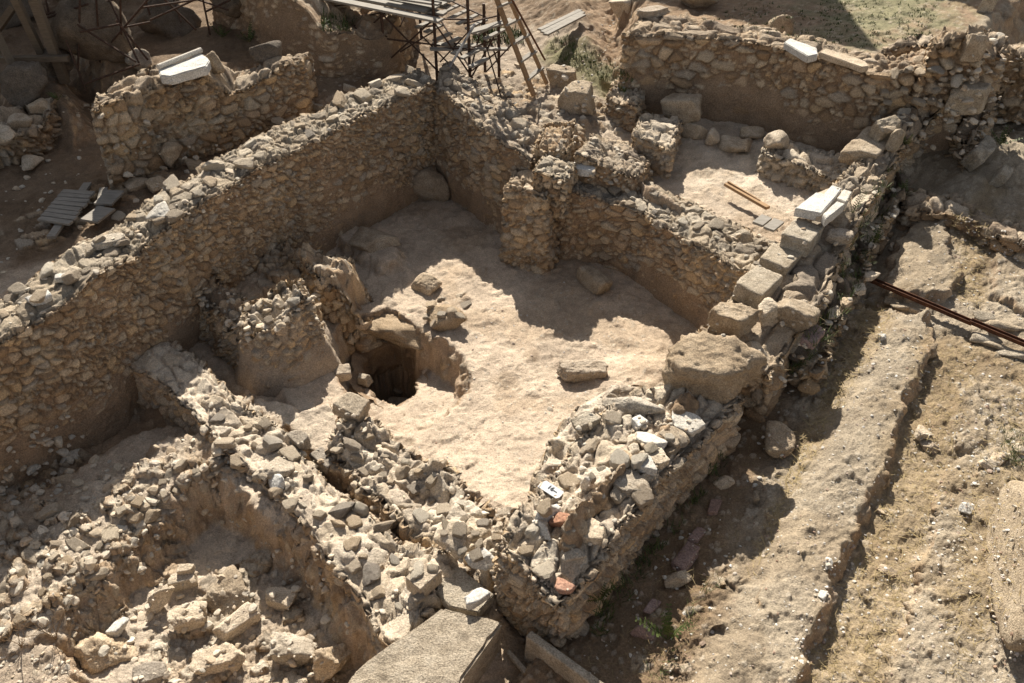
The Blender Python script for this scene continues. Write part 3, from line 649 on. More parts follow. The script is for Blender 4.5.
wall('rubble_wall', 'low curved terrace wall on the grass behind the far tall wall',
     [(880, 52, 884, 42, 2.35), (905, 42, 910, 34, 2.4), (935, 42, 940, 32, 2.4)], 1.9, cat='wall', res=.03, cell=(.2, .17, .12), amp=.07, cover=.1, seed=221, topamp=1.3)
wall('rubble_wall', 'upright rubble wall fragment at the upper right corner of the far wall',
     [(932, 40, 938, 28, 2.75), (975, 46, 980, 32, 2.7), (1005, 50, 1010, 36, 2.6)], 1.9, cat='wall', res=.028, cell=(.2, .17, .12), amp=.08, cover=-.05, seed=231, topamp=1.3, ragged=.12)
wall('rubble_wall', 'rubble wall at the frame edge in the far top right shade',
     [(1010, 50, 1015, 38, 2.3), (1080, 70, 1085, 56, 2.3)], 1.4, cat='wall', res=.03, cell=(.2, .17, .12), amp=.08, cover=-.05, seed=236, topamp=1.3, ragged=.08)
wall('earth_bank', 'dark earthen bank with a cut face behind the upper left wall',
     [(222, 20, 240, -20, 3.0, 1.8), (265, 48, 290, 0, 3.0, 1.7), (330, 72, 350, 35, 2.15, 1.5), (392, 62, 410, 30, 2.0, 1.45)], 1.2, cat='bank', res=.035, cell=(.2, .17, .12), amp=.07, cover=.62, seed=241, topamp=1.2, ragged=.12, batter=.15, mortar=EARTH, topmortar=EARTH*1.2)
wall('rubble_wall', 'broken row of wall stones in the dim upper left corner',
     [(-40, 150, -40, 125, 1.65), (20, 132, 22, 108, 1.65), (55, 118, 60, 98, 1.6)], 1.0, cat='wall', res=.028, cell=(.22, .18, .14), amp=.09, cover=-.05, seed=251, topamp=1.3, ragged=.1)
wall('rubble_wall', 'sunken shaded outer footing of purple stones below the long block wall',
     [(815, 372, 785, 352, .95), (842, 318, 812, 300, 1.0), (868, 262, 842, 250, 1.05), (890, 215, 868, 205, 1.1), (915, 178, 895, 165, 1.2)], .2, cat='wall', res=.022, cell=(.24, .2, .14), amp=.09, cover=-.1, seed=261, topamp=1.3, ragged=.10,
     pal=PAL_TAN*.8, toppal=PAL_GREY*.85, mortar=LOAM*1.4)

# ------------------------------------------------------------------ rocks
import bmesh
ICO = {}
def ico(sub):
    if sub not in ICO:
        bm = bmesh.new(); bmesh.ops.create_icosphere(bm, subdivisions=sub, radius=1)
        V = np.array([v.co[:] for v in bm.verts]); F = np.array([[v.index for v in f.verts] for f in bm.faces]); bm.free()
        ICO[sub] = (V/np.linalg.norm(V, axis=1)[:, None], F)
    return ICO[sub]
def rock_verts(seed, sub=3, dims=(1, .75, .55), kind='rough', rough=.05, soft=14):
    r = np.random.default_rng(seed); D, F = ico(sub)
    if kind == 'block':
        nr = np.array([(1, 0, 0), (-1, 0, 0), (0, 1, 0), (0, -1, 0), (0, 0, 1), (0, 0, -1)], float)+r.normal(0, .12, (6, 3))
        dd = np.ones(6)*r.uniform(.62, .7, 6)
        ex = r.normal(0, 1, (7, 3)); nr = np.concatenate([nr, ex]); dd = np.concatenate([dd, r.uniform(.74, .95, 7)])
    elif kind == 'brick':
        nr = np.array([(1, 0, 0), (-1, 0, 0), (0, 1, 0), (0, -1, 0), (0, 0, 1), (0, 0, -1)], float)+r.normal(0, .04, (6, 3)); dd = np.full(6, .66)
        ex = r.normal(0, 1, (2, 3)); nr = np.concatenate([nr, ex]); dd = np.concatenate([dd, [.92, .95]])
    elif kind == 'slab':
        nr = np.array([(0, 0, 1), (0, 0, -1)], float)+r.normal(0, .04, (2, 3)); dd = np.array([.6, .6])
        a = np.sort(r.uniform(0, 2*np.pi, 6)+np.arange(6)*0); a = np.arange(6)*np.pi/3+r.uniform(-.4, .4, 6)
        nr = np.concatenate([nr, np.column_stack([np.cos(a), np.sin(a), r.normal(0, .12, 6)])]); dd = np.concatenate([dd, r.uniform(.65, .85, 6)])
    else:
        nr = r.normal(0, 1, (10, 3)); dd = r.uniform(.55, .9, 10)
    nr /= np.linalg.norm(nr, axis=1)[:, None]
    t = dd[None, :]/np.maximum(D@nr.T, .05)
    rad = (np.minimum(t, 6)**(-soft)).sum(1)**(-1/soft)
    rad = np.minimum(rad, 1.4)
    V = D*rad[:, None]
    V = V*(1+rough*fbm(V+seed*3.7, 2.2, 3, seed % 97)+rough*.5*fbm(V+seed, 7, 2, 5))[:, None]
    if sub >= 4: V = V*(1+rough*.45*fbm(V+seed*1.3, 13, 4, 9))[:, None]
    V = V*np.array(dims)
    return V, F
def rock_mesh(seed, mat, sub=3, dims=(1, .75, .55), kind='rough', rough=.05, soft=14, size=1.0, smooth=False, name='stone'):
    V, F = rock_verts(seed, sub, dims, kind, rough, soft)
    return mesh_np(name, V*size, F, mat, None, smooth)

def big_rock(name, label, u, v, w, dims=(1, .75, .55), kind='rough', mat=None, rz=0, tilt=(0, 0), seed=1, sink=.25, sub=5, rough=.05, cat='stone', group=None, soft=22, z=None, smooth=True):
    """w = width in photo pixels of its long side"""
    pt, dep = hit(u, v)
    if z is not None: pt = np.array(P(u, v, z)); dep = pt[1]*cT-(z-CAMZ)*sT
    size = w*dep/FPX/2/.8
    V, F = rock_verts(seed, sub, dims, kind, rough, soft)
    R = np.array(Euler((tilt[0], tilt[1], rz)).to_matrix())
    V = (V*size)@R.T
    me = mesh_np(name, V, F, mat or M_LIME, None, smooth)
    o = bpy.data.objects.new(name, me); link(o)
    lo = -V[:, 2].min(); hi = V[:, 2].max()
    # seat it: the pixel marks the middle of the stone as seen
    px, py = pt[0], pt[1]
    base = pt[2]
    o.location = (px, py, base+lo*(1-2*sink)*.72)
    raster(V+np.array(o.location))
    return tag(o, label, cat, group)

big = big_rock
big('boulder', 'largest squarish boulder resting on the corner of the near wall', 704, 370, 84, (1, .74, .60), 'block', M_BOULD, -.55, (.1, .05), 3, .34, rough=.11, soft=22)
big('stone_block', 'upright squarish block just behind the largest boulder', 729, 328, 46, (.9, .75, .8), 'block', M_BOULD, -.7, (.15, .1), 5, .15, rough=.09, soft=22)
big('boulder', 'round boulder in the shaded back corner of the room', 427, 197, 34, (1, .9, .85), 'rough', M_BOULD, .2, seed=8, sink=.05, soft=8, z=.0)
big('boulder', 'oblong boulder on the floor against the middle wall', 594, 287, 44, (1, .52, .55), 'block', M_BOULD, -1.0, seed=9, sink=.05, soft=8, z=.0)
big('stone_block', 'single flat sided block lying alone on the sunlit floor', 584, 375, 52, (1, .48, .42), 'block', M_LIME, .12, (.1, .05), 10, .2, rough=.12, soft=12)
big('boulder', 'oblong pale boulder on the low wall of the upper room', 683, 112, 44, (1, .6, .6), 'block', M_BOULD, -.45, seed=12, sink=.3, soft=14, z=1.38)
big('stone_block', 'tall weathered block at the upper end of the long wall', 966, 104, 40, (1, .8, .8), 'block', M_CONC, -.3, seed=13, sink=.2)
big('stone_block', 'squared grey block leaning on the far wall end', 972, 54, 30, (.8, .6, 1), 'block', M_BOULD, -.2, seed=14, sink=.2)
big('boulder', 'rounded boulder on top of the far tall wall', 777, 30, 24, (1, .9, .85), 'rough', M_BOULD, .3, seed=15, sink=.15, soft=8)
big('stone_block', 'standing stone beyond the top right wall fragment', 985, 12, 24, (.6, .4, 1.2), 'block', M_CONC, -.3, (.0, .25), 16, .1)
big('boulder', 'dark rounded boulder cut by the right edge of the picture', 1042, 575, 165, (1.1, .5, .75), 'rough', M_CONC, 1.1, (.2, .3), 17, .1, soft=8)
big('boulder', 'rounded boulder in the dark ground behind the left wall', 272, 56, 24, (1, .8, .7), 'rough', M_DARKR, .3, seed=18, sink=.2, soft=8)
big('stone_block', 'left of the two squared boulders behind the ladder foot', 563, 84, 30, (1, .7, .8), 'block', M_BOULD, -.3, seed=19, sink=.15)
big('stone_block', 'right of the two squared boulders behind the ladder foot', 577, 108, 38, (1, .7, .9), 'block', M_BOULD, -.5, seed=20, sink=.15)
big('stone_block', 'leaning slab stone in shade inside the far corner of the upper room', 880, 140, 30, (1, .6, 1.0), 'block', M_CONC, .5, (.3, .2), 21, .2)
big('stone_block', 'second leaning stone in shade next to the far corner slab', 894, 146, 22, (.9, .6, 1.2), 'block', M_CONC, .9, (.2, .3), 22, .2)
big('stone_block', 'thick slab leaning in the ditch below the upper long wall', 975, 160, 50, (1, .35, .6), 'block', M_CONC, .95, (.5, 0), 23, .15)
big('stone_block', 'smaller slab standing alone near the right edge behind the crossing wall', 1000, 180, 34, (1, .4, .6), 'block', M_CONC, 1.0, (.35, 0), 24, .15)
big('boulder', 'flat oval pale boulder on the rubble beside the near wall corner', 456, 544, 40, (1, .68, .5), 'rough', M_LIME, -.2, seed=25, sink=.2, soft=7, z=.68)
big('stone', 'pale pointed stone below the oval boulder', 480, 560, 24, (1, .7, .5), 'rough', M_WHITE, .2, seed=26, sink=.2, z=.66)
big('stone_block', 'wedge shaped white stone on the edge of the big dressed slab', 477, 600, 24, (1, .6, .6), 'slab', M_WHITE, .5, seed=27, sink=.15, sub=4, z=.68)
big('stone_block', 'blocky grooved stone on top of the low rubble wall next to the hole', 352, 412, 38, (1, .75, .6), 'block', M_GREY, -.4, (.1, .1), 28, .1)
big('stone_block', 'upper of two squared blocks in a row on the central spur', 300, 444, 27, (1, .6, .65), 'block', M_GREY, -.75, (0, .1), 29, .1)
big('stone_block', 'lower of two squared blocks in a row on the central spur', 324, 464, 32, (1, .6, .6), 'block', M_GREY, -.75, (0, .1), 30, .1)
big('stone', 'rounded grey stone on the rim of the lower pit', 272, 472, 26, (1, .8, .6), 'rough', M_GREY, .4, seed=31, sink=.15)
big('stone', 'small white round stone on the rim next to the grey stone', 279, 486, 15, (1, .85, .7), 'rough', M_WHITE, 0, seed=32, sink=.1, soft=6)
big('stone_block', 'broken light block at the lip of the plaster slope above the hole', 342, 376, 22, (1, .8, .7), 'block', M_LIME, .3, seed=33, sink=.2)
big("stone_block", "cube shaped stone at the left edge of the hole", 364, 382, 13, (1, .8, .9), 'block', M_GREY, -.2, seed=34, sink=.05, z=-.45)
big('stone', 'larger flat stone lying inside the dark hole', 402, 390, 26, (1, .65, .35), 'slab', M_GREY, .2, seed=35, sink=.1, z=-1.35)
big('stone', 'smaller flat stone lying inside the dark hole', 398, 404, 22, (1, .6, .35), 'slab', M_GREY, -.1, seed=36, sink=.1, z=-1.25)
big('stone_block', 'long slab shaped stone on the heap in the lower pit', 238, 626, 48, (1, .42, .35), 'block', M_LIME, .75, (.2, -.1), 41, .1)
big('stone_block', 'knobbly boulder at the left of the heap in the lower pit', 190, 622, 38, (1, .8, .6), 'block', M_LIME, .4, (.1, .1), 42, .1, rough=.09)
big('boulder', 'large pitted boulder at the top of the heap in the lower pit', 226, 600, 44, (1, .8, .6), 'rough', M_BOULD, -.2, seed=43, sink=.2, rough=.09)
big('stone_block', 'thick stone half in shade at the head of the lower pit heap', 184, 584, 32, (1, .5, .6), 'block', M_LIME, .3, seed=44, sink=.1)
big('stone_block', 'small brick shaped stone above the thick shaded stone', 186, 571, 20, (1, .5, .4), 'block', M_LIME, .1, seed=45, sink=.05)
big('stone', 'pointed pale stone at the left of the lower pit shadow', 160, 606, 22, (1, .75, .8), 'rough', M_LIME, .8, seed=46, sink=.1)
big('stone_block', 'squared stone with a shadowed front on the right of the lower pit heap', 281, 603, 32, (1, .7, .7), 'block', M_LIME, -.3, (.1, 0), 47, .1)
big('boulder', 'pale lumpy boulder low on the heap in the lower pit', 228, 664, 40, (1, .7, .55), 'rough', M_LIME, .2, seed=48, sink=.12, rough=.08)
big('boulder', 'grey crusty boulder at the bottom of the lower pit', 292, 656, 46, (1, .75, .6), 'rough', M_GREY, .1, seed=49, sink=.2, rough=.1)
big('boulder', 'second crusty boulder between the grey boulder and the dressed slab', 328, 664, 36, (1, .8, .6), 'rough', M_LIME, .9, seed=50, sink=.25, rough=.1)
big('stone', 'small white stone at the foot of the lower left bank', 117, 634, 18, (1, .8, .8), 'rough', M_WHITE, .5, seed=51, sink=.1)
big('stone_block', 'dark grey slab end at the bottom edge of the picture', 150, 678, 38, (1, .6, .4), 'block', M_GREY, .4, seed=52, sink=.1)
big('stone', 'lumpy clay boulder by the dry twigs at the lower left', 110, 657, 40, (1, .8, .6), 'rough', M_LIME, .1, seed=53, sink=.2, rough=.12)
big('stone_block', 'long grey stone at the back of the heap on the near wall', 640, 410, 48, (1, .32, .35), 'rough', M_GREY, -.25, seed=60, sink=.1, soft=8)
big('stone_block', 'large white slab on the outer edge of the near wall', 686, 425, 34, (1, .7, .4), 'slab', M_WHITE, -.7, (.2, 0), 61, .1)
big('stone_block', 'grey slab next to the large white slab on the near wall', 672, 440, 30, (1, .75, .4), 'block', M_GREY, -.8, seed=62, sink=.1)
big('stone_block', 'pale slab lower along the outer edge of the near wall', 655, 459, 30, (1, .75, .4), 'slab', M_LIME, -.7, seed=63, sink=.1)
big('stone_block', 'white oblong stone in the middle of the near wall top', 645, 467, 28, (1, .5, .4), 'slab', M_WHITE, -.75, seed=64, sink=.1)
big('stone', 'bluish white stone in the middle of the near wall heap', 648, 442, 22, (1, .75, .5), 'rough', M_WHITE, -.1, seed=65, sink=.1)
big('stone_block', 'broad flat grey slab on the near wall top', 628, 484, 40, (1, .7, .3), 'slab', M_GREY, -.4, seed=66, sink=.15)
big('stone_block', 'flat tan stone left of the oblong white stone', 622, 459, 24, (1, .7, .4), 'slab', M_LIME, .0, seed=67, sink=.15)
big('stone', 'small cubic white stone in the near wall heap', 639, 426, 16, (1, .85, .8), 'block', M_WHITE, .6, seed=68, sink=.05)
big('stone_block', 'pale pink triangular slab on the outer corner of the near wall', 588, 531, 34, (1, .8, .35), 'slab', M_LIME, -.6, seed=69, sink=.15)
big('stone', 'smooth blue grey pebble stone near the wall corner', 575, 556, 18, (1, .75, .5), 'rough', M_GREY, .0, seed=70, sink=.1, soft=5)
big('stone', 'elongated white stone standing on the wall behind the tag', 586, 489, 16, (.6, .6, 1.1), 'rough', M_WHITE, 0, seed=71, sink=.1)
big('stone', 'elongated white stone in front of the tag on the near wall', 541, 530, 27, (1, .45, .4), 'rough', M_WHITE, -1.0, seed=72, sink=.1)
big('stone', 'rounded white stone between the tag and the red brick lump', 547, 517, 17, (1, .85, .8), 'rough', M_WHITE, 0, seed=73, sink=.1)
big('brick_lump', 'broken red brick lump sitting on the near wall', 563, 524, 17, (1, .85, .8), 'rough', M_BRICK, 0, seed=74, sink=.1, cat='brick')
big('brick_lump', 'broken red brick lump at the tip of the wall corner', 563, 586, 15, (1, .85, .6), 'rough', M_BRICK, 0, seed=75, sink=.2, cat='brick')
big('stone_block', 'greyish ledge stone on the inner edge of the near wall', 585, 424, 30, (1, .6, .5), 'block', M_CONC, .6, seed=76, sink=.3)
big('stone', 'pale round stone in the trench beside the long wall', 772, 446, 25, (1, .9, .9), 'rough', M_BOULD, .2, seed=77, sink=.1, soft=8)
big('stone', 'largest grey boulder of the outer edge behind the corner block', 788, 318, 34, (1, .85, .8), 'rough', M_BOULD, .2, seed=78, sink=.2, soft=8)
big('stone', 'round pale stone right beside the upright squarish block', 768, 320, 24, (1, .85, .8), 'rough', M_LIME, .2, seed=79, sink=.1, soft=8)
big('stone', 'upright pale stone in the shaded footing under the long wall', 842, 243, 20, (1, .85, .9), 'rough', M_LIME, .2, seed=80, sink=.1, soft=8)
_a = P(740, 320, 1.4); _b = P(835, 210, 1.5); WR = math.atan2(_b[1]-_a[1], _b[0]-_a[0])
for k, (u, v, w, l) in enumerate([(757, 290, 56, 'first big roughened top block of the long wall above the squarish block'), (779, 264, 54, 'second big roughened top block of the long wall, shadow across it'), (801, 240, 52, 'third big roughened top block of the long wall below the marble slab')]):
    big('stone_block', l, u, v, w, (1, .66, .42), 'brick', M_CONC, WR+.05*(k-1), (.02, .03), 81+k, .3, rough=.03, soft=34)
big('stone_block', 'broad earth covered block behind the carved marble slab', 868, 152, 60, (1, .62, .4), 'block', M_BOULD, .8, seed=84, sink=.35)
big('stone', 'rounded white marble piece on the road near the litter', 963, 512, 12, (1, .8, .7), 'rough', M_WHITE, 0, seed=85, sink=.05, cat='stone')
big('stone', 'pale flat stone of the pair on the rutted road', 929, 449, 18, (1, .7, .5), 'rough', M_LIME, 0, seed=86, sink=.1)
big('stone', 'browner stone of the pair on the rutted road', 921, 437, 17, (1, .7, .6), 'rough', M_LIME, 0.8, seed=87, sink=.1)
big('stone', 'white stone alone between dry grass and the ridge', 881, 339, 11, (.7, .7, .7), 'block', M_WHITE, 0.1, seed=88, sink=.1)
for k, (u, v, w, l) in enumerate([(698, 137, 22, 'first brown cobble of the row right of the oblong boulder'), (712, 143, 20, 'second brown cobble of the row right of the oblong boulder'),
                               (728, 148, 24, 'third, widest brown cobble of the row in the upper room'), (748, 137, 18, 'flat cobble at the gap in the upper room row'),
                               (775, 147, 26, 'large cobble at the left end of the pale low wall'), (744, 146, 14, 'small cobble under the flat one at the gap')]):
    big('cobble', l, u, v, w, (1, .8, .75), 'rough', M_LIME, k, seed=300+k, sink=.15, sub=4, soft=8)
big('boulder', 'flat boulder buried in the shaded mound on the room floor', 368, 242, 44, (1, .6, .3), 'rough', M_BOULD, -.5, seed=92, sink=.3)
big('stone', 'round flat stone near the rim of the basin', 428, 286, 26, (1, .8, .5), 'rough', M_LIME, 0, seed=93, sink=.25, soft=7)
big('boulder', 'sunlit lump with a shadowed front on the basin rim', 442, 325, 30, (1, .85, .5), 'rough', M_BOULD, 0, seed=94, sink=.25, soft=7)
big('stone', 'stone on the top edge of the left wall near the planks, largest', 160, 190, 20, (1, .8, .7), 'rough', M_LIME, 0, seed=95, sink=.1)
big('stone', 'rounded white stone on the left wall below the largest one', 161, 216, 19, (1, .8, .7), 'rough', M_WHITE, 0, seed=96, sink=.1, soft=7)
big('stone', 'white wedge stone low on the left wall top', 41, 302, 24, (1, .5, .5), 'block', M_WHITE, .6, seed=97, sink=.05)
big('stone', 'white flake above the wedge stone on the left wall', 64, 280, 20, (1, .5, .4), 'block', M_WHITE, .3, seed=98, sink=.05)
big('stone_block', 'flat pale slab lying along the left wall top in the dim part', 110, 243, 30, (1, .6, .3), 'slab', M_GREY, .4, seed=99, sink=.1)
big('stone', 'brown boulder right of the white slab on the upper left wall', 214, 68, 20, (1, .6, .7), 'rough', M_BOULD, -.4, seed=101, sink=.1, soft=8)
big('stone', 'grey rounded boulder left of the white slab', 144, 68, 24, (1, .8, .7), 'rough', M_GREY, .1, seed=102, sink=.1, soft=7)
big('stone_block', 'flat white capping slab above the back wall corner', 583, 170, 28, (1, .75, .3), 'slab', M_WHITE, -.2, seed=103, sink=.1)
big('stone_block', 'large pale slab stone at the left end of the far wall top', 651, 14, 30, (1, .6, .3), 'slab', M_LIME, .5, seed=104, sink=.05)
big('stone', 'blue grey boulder in shade behind the far wall', 695, 4, 30, (1, .8, .8), 'rough', M_GREY, .2, seed=105, sink=.1)
big('stone', 'light grey boulder just left of the far wall top slab', 622, 14, 20, (1, .8, .8), 'rough', M_LIME, .2, seed=106, sink=.1)

big('clay_ledge', 'clay ledge overhanging the back of the dark hole', 391, 325, 90, (1, .46, .22), 'rough', M_CLAY, -.35, (.05, .1), 118, .3, z=-.22, rough=.12, soft=6, cat='ledge')
# stones set in rows with their own labels
for k, (u, v, w, l) in enumerate([(870, 277, 18, 'grey slab stone at the near end of the rusty rail'), (857, 291, 20, 'flat stone next below the rail end on the ditch edge'), (846, 303, 17, 'second flat stone below the rail end'),
        (834, 315, 20, 'third flat stone below the rail end'), (893, 248, 14, 'pale stone above the rail on the ditch edge')]):
    big('kerb_stone', l, u, v, w, (1, .6, .35), 'slab', M_LIME, .6+.2*k, seed=320+k, sink=.1, sub=4)
for k, (u, v, w, l) in enumerate([(988, 468, 13, 'leftmost of the pale stones by the green weeds at the right edge'), (1000, 460, 15, 'largest of the pale stones by the green weeds at the right edge'), (1018, 452, 14, 'pale stone of the weed patch touching the right edge'), (880, 512, 9, 'small brown stone alone right of the rut'),
        (886, 572, 12, 'small pale flat stone right of the rut'), (822, 596, 12, 'white stone stuck in the broken ridge edge'), (829, 565, 10, 'smaller white stone on the ridge edge')]):
    big('stone', l, u, v, w, (1, .75, .5), 'rough', M_WHITE if k > 4 else M_LIME, .7*k, seed=360+k, sink=.1, sub=4)
# purplish brick pavers in the trench
for k, (u, v, w, r, l) in enumerate([(651, 608, 22, .85, 'lowest reddish paver in the trench'), (685, 560, 40, 1.0, 'longest reddish paver in the trench'), (697, 536, 24, .9, 'reddish paver above the longest one'), (714, 508, 24, 1.2, 'highest reddish paver in the trench'), (812, 338, 40, 1.0, 'reddish slab at the sunny edge of the ditch')]):
    big('paver', l, u, v, w, (1, .5, .24), 'block', M_PURPLE, r, seed=340+k, sink=.1, sub=4, soft=24, cat='paver')
big('stone', 'pale stone in the trench between two reddish pavers', 674, 582, 20, (1, .8, .6), 'rough', M_GREY, 0, seed=350, sink=.1)
big('stone', 'first pale stone at the upper end of the trench pavers', 722, 486, 15, (1, .8, .6), 'rough', M_LIME, 0, seed=351, sink=.1)
big('stone', 'brown lump at the bottom of the trench beside a weed', 641, 633, 18, (1, .8, .6), 'rough', M_PURPLE, 0, seed=352, sink=.1)

# ---- dressed slabs
def dressed(name, label, px, z, th, mat, cat, seed=1, bevel=.01, tilt=None):
    pts = [P(u, v, z) for u, v in px]; n = len(pts); m = MB()
    c = np.mean(np.array(pts), 0)
    m.poly([(p[0]-c[0], p[1]-c[1], 0) for p in pts]+[(p[0]-c[0], p[1]-c[1], -th) for p in pts],
           [tuple(range(n)), tuple(range(2*n-1, n-1, -1))]+[(i, n+i, n+(i+1) % n, (i+1) % n) for i in range(n)])
    me = bpy.data.meshes.new(name); me.from_pydata(m.v, [], m.f); me.update()
    bm = bmesh.new(); bm.from_mesh(me); bmesh.ops.recalc_face_normals(bm, faces=bm.faces)
    bmesh.ops.bevel(bm, geom=bm.edges[:], offset=bevel, segments=2, affect='EDGES')
    bmesh.ops.triangulate(bm, faces=bm.faces)
    bmesh.ops.subdivide_edges(bm, edges=[e for e in bm.edges if e.calc_length() > .08], cuts=6, use_grid_fill=True)
    V = np.array([v.co[:] for v in bm.verts]); nr = np.array([v.normal[:] for v in bm.verts])
    dsp = .012*fbm(V+seed, 7, 4, seed)+.006*fbm(V, 30, 2, seed)
    V2 = V+nr*(dsp*bevel/.01*.5)[:, None]
    for v, q in zip(bm.verts, V2): v.co = q
    bm.to_mesh(me); bm.free(); me.materials.append(mat)
    for p in me.polygons: p.use_smooth = False
    o = bpy.data.objects.new(name, me); link(o); o.location = c
    if tilt: o.rotation_euler = tilt
    raster(V2+c)
    return tag(o, label, cat)
dressed('dressed_block', 'large flat dressed block at the bottom centre of the picture', [(443, 606), (503, 622), (462, 678), (450, 730), (330, 730), (352, 672)], .66, .42, M_CONC, 'stone block', 3, .02)
dressed('paving_slab', 'thin flat slab between the oval boulder and the dressed block', [(440, 575), (458, 566), (494, 594), (478, 612), (450, 606), (436, 592)], .57, .10, M_CONC, 'slab', 4, .008)
dressed('carved_tile', 'square stone tile with curved grooves on the central rubble', [(405, 577), (422, 562), (442, 570), (420, 590)], .74, .16, M_LIME, 'tile', 5, .005)
ms = empty('marble_slab', P(822, 205, 1.66), 'white marble slab with a slot cut in it on the long wall', 'marble slab')
for nm, pp, th in [('slab_body', [(795, 208), (816, 192), (824, 194), (832, 185), (842, 188), (835, 197), (821, 213)], .11), ('slab_edge', [(823, 214), (837, 201), (845, 204), (826, 219)], .11), ('slab_edge', [(837, 198), (844, 189), (852, 192), (846, 202)], .11)]:
    o = dressed(nm, None, pp, 1.70, th, M_WHITE, None, 6, .007); child(o, ms)
o = dressed('slab_bed', None, [(796, 209), (816, 193), (832, 187), (851, 193), (826, 219)], 1.655, .07, M_LIME, None, 6, .006); child(o, ms)
dressed('marble_slab', 'small marble piece with a socket on top of the far wall', [(784, 42), (790, 38), (817, 48), (818, 54), (808, 56)], 2.42, .10, M_WHITE, 'marble slab', 7, .01)
dressed('stone_slab', 'long thin pale slab right of the marble piece on the far wall', [(819, 52), (826, 48), (866, 61), (869, 66), (862, 67)], 2.40, .08, M_LIME, 'slab', 8, .01)
# marble with raised rim on the upper left wall
mr = empty('marble_slab', P(182, 64, 2.45), 'large white marble slab with a raised rim on the upper left wall', 'marble slab')
o = dressed('slab_body', None, [(158, 69), (202, 53), (210, 60), (206, 66), (170, 76), (160, 75)], 2.50, .12, M_WHITE, None, 9, .012); child(o, mr)
m = MB(); m.tube(P(158, 67, 2.53), P(201, 50, 2.53), .035, 12); m.build('rim', M_WHITE, mr)
# edge slab standing in the trench mouth
m = MB(); a = Vector(P(527, 634, .62)); b = Vector(P(604, 690, .58))
m.bar(a-Vector((0, 0, .22)), b-Vector((0, 0, .22)), .07, .5)
o = m.build('kerb_slab', M_CONC, bevel=.012); tag(o, 'thin upright slab standing on edge below the near wall corner', 'slab')
m = MB(); m.bar(P(508, 652, .34), P(545, 695, .34), .04, .05)
o = m.build('kerb_slab', M_CONC, bevel=.008); tag(o, 'narrow dark strip of stone lying in the shade at the bottom', 'slab')

# ------------------------------------------------------------------ individual rubble stones (shared meshes)
hp = np.array([P(u, v, -.5)[:2] for u, v in [(358, 374), (364, 352), (391, 338), (412, 352), (423, 378), (417, 400), (398, 414), (374, 402)]])
hc = hp.mean(0); hr = np.linalg.norm(hp-hc, axis=1).mean()
tt = np.linspace(0, 2*np.pi, 97)[:-1]; zz_ = np.linspace(-.40, -1.75, 60)
ha = np.arctan2(hp[:, 1]-hc[1], hp[:, 0]-hc[0]); o_ = np.argsort(ha); hrr = np.interp(tt, np.sort(ha % (2*np.pi)), np.linalg.norm(hp-hc, axis=1)[np.argsort(ha % (2*np.pi))], period=2*np.pi)
HV = []
for q_ in zz_:
    k_ = .84+.30*max(0, (q_+.50)/.10)+.10*max(0, min(1, (-q_-.8)/.3))
    HV.append(np.column_stack([hc[0]+np.cos(tt)*hrr*k_, hc[1]+np.sin(tt)*hrr*k_, np.full(96, q_)]))
HV = np.concatenate(HV); nn_ = np.column_stack([np.tile(-np.cos(tt), 60), np.tile(-np.sin(tt), 60), np.zeros(5760)])
f1_, f2_, c_, _d = voro(HV/.13, (.9, .9, .9), 5)
HV = HV+nn_*(.035*fbm(HV, 6, 5, 3)+.03*sstep(.05, .25, f2_-f1_)*(c_ < .3))[:, None]
ii_ = np.arange(96); jj_ = (ii_+1) % 96
HF = np.concatenate([np.stack([r_*96+ii_, r_*96+jj_, (r_+1)*96+jj_, (r_+1)*96+ii_], 1) for r_ in range(59)])
hl = obj_np('pit_lining', HV, HF, M_GROUND, np.tile(EARTH*1.15, (len(HV), 1))*(1+.2*fbm(HV, 7, 4, 8))[:, None]); hl['kind'] = 'structure'; hl['label'] = 'earthen inner face of the dark round hole'

POOL = {}
for key, mat in (('lime', M_LIME), ('grey', M_GREY), ('white', M_PALE)):
    POOL[key] = [rock_mesh(500+i, mat, 3, (1, RND.uniform(.6, .9), RND.uniform(.4, .62)), ['rough', 'block', 'slab'][i % 3], .05, 26, 1.0, False) for i in range(10)]
def inpoly(u, v, poly):
    c = False; n = len(poly)
    for i in range(n):
        a, b = poly[i], poly[(i+1) % n]
        if (a[1] > v) != (b[1] > v) and u < (b[0]-a[0])*(v-a[1])/(b[1]-a[1])+a[0]: c = not c
    return c
def scatter(poly, n, smin, smax, label, group, name='rubble_stone', mix=(.6, .3, .1), cat='stone', sink=.2):
    us_ = [p[0] for p in poly]; vs_ = [p[1] for p in poly]; k = 0; tries = 0; put = []
    while k < n and tries < n*60:
        tries += 1
        u = RND.uniform(min(us_), max(us_)); v = RND.uniform(min(vs_), max(vs_))
        if not inpoly(u, v, poly): continue
        s = RND.uniform(smin, smax)*(1 if RND.random() > .2 else 1.3)
        if any((u-a)**2+(v-b)**2 < ((s+c)*.42)**2 for a, b, c in put): continue
        put.append((u, v, s))
        pt, dep = hit(u, v); sz = s*dep/FPX/2/.8
        key = RND.choices(['lime', 'grey', 'white'], mix)[0]
        o = bpy.data.objects.new(name, RND.choice(POOL[key])); link(o)
        o.location = (pt[0], pt[1], pt[2]+sz*.04); o.scale = (sz, sz, sz)
        o.rotation_euler = (RND.uniform(-.35, .35), RND.uniform(-.35, .35), RND.uniform(0, 6.28))
        tag(o, label, cat, group); k += 1
G = 'loose stones on the '
scatter([(600, 415), (660, 425), (690, 440), (650, 490), (600, 545), (560, 590), (520, 560), (530, 520), (575, 470)], 20, 11, 22, 'loose stone among the heap on top of the near thick wall', G+'near wall', mix=(.5, .25, .25))
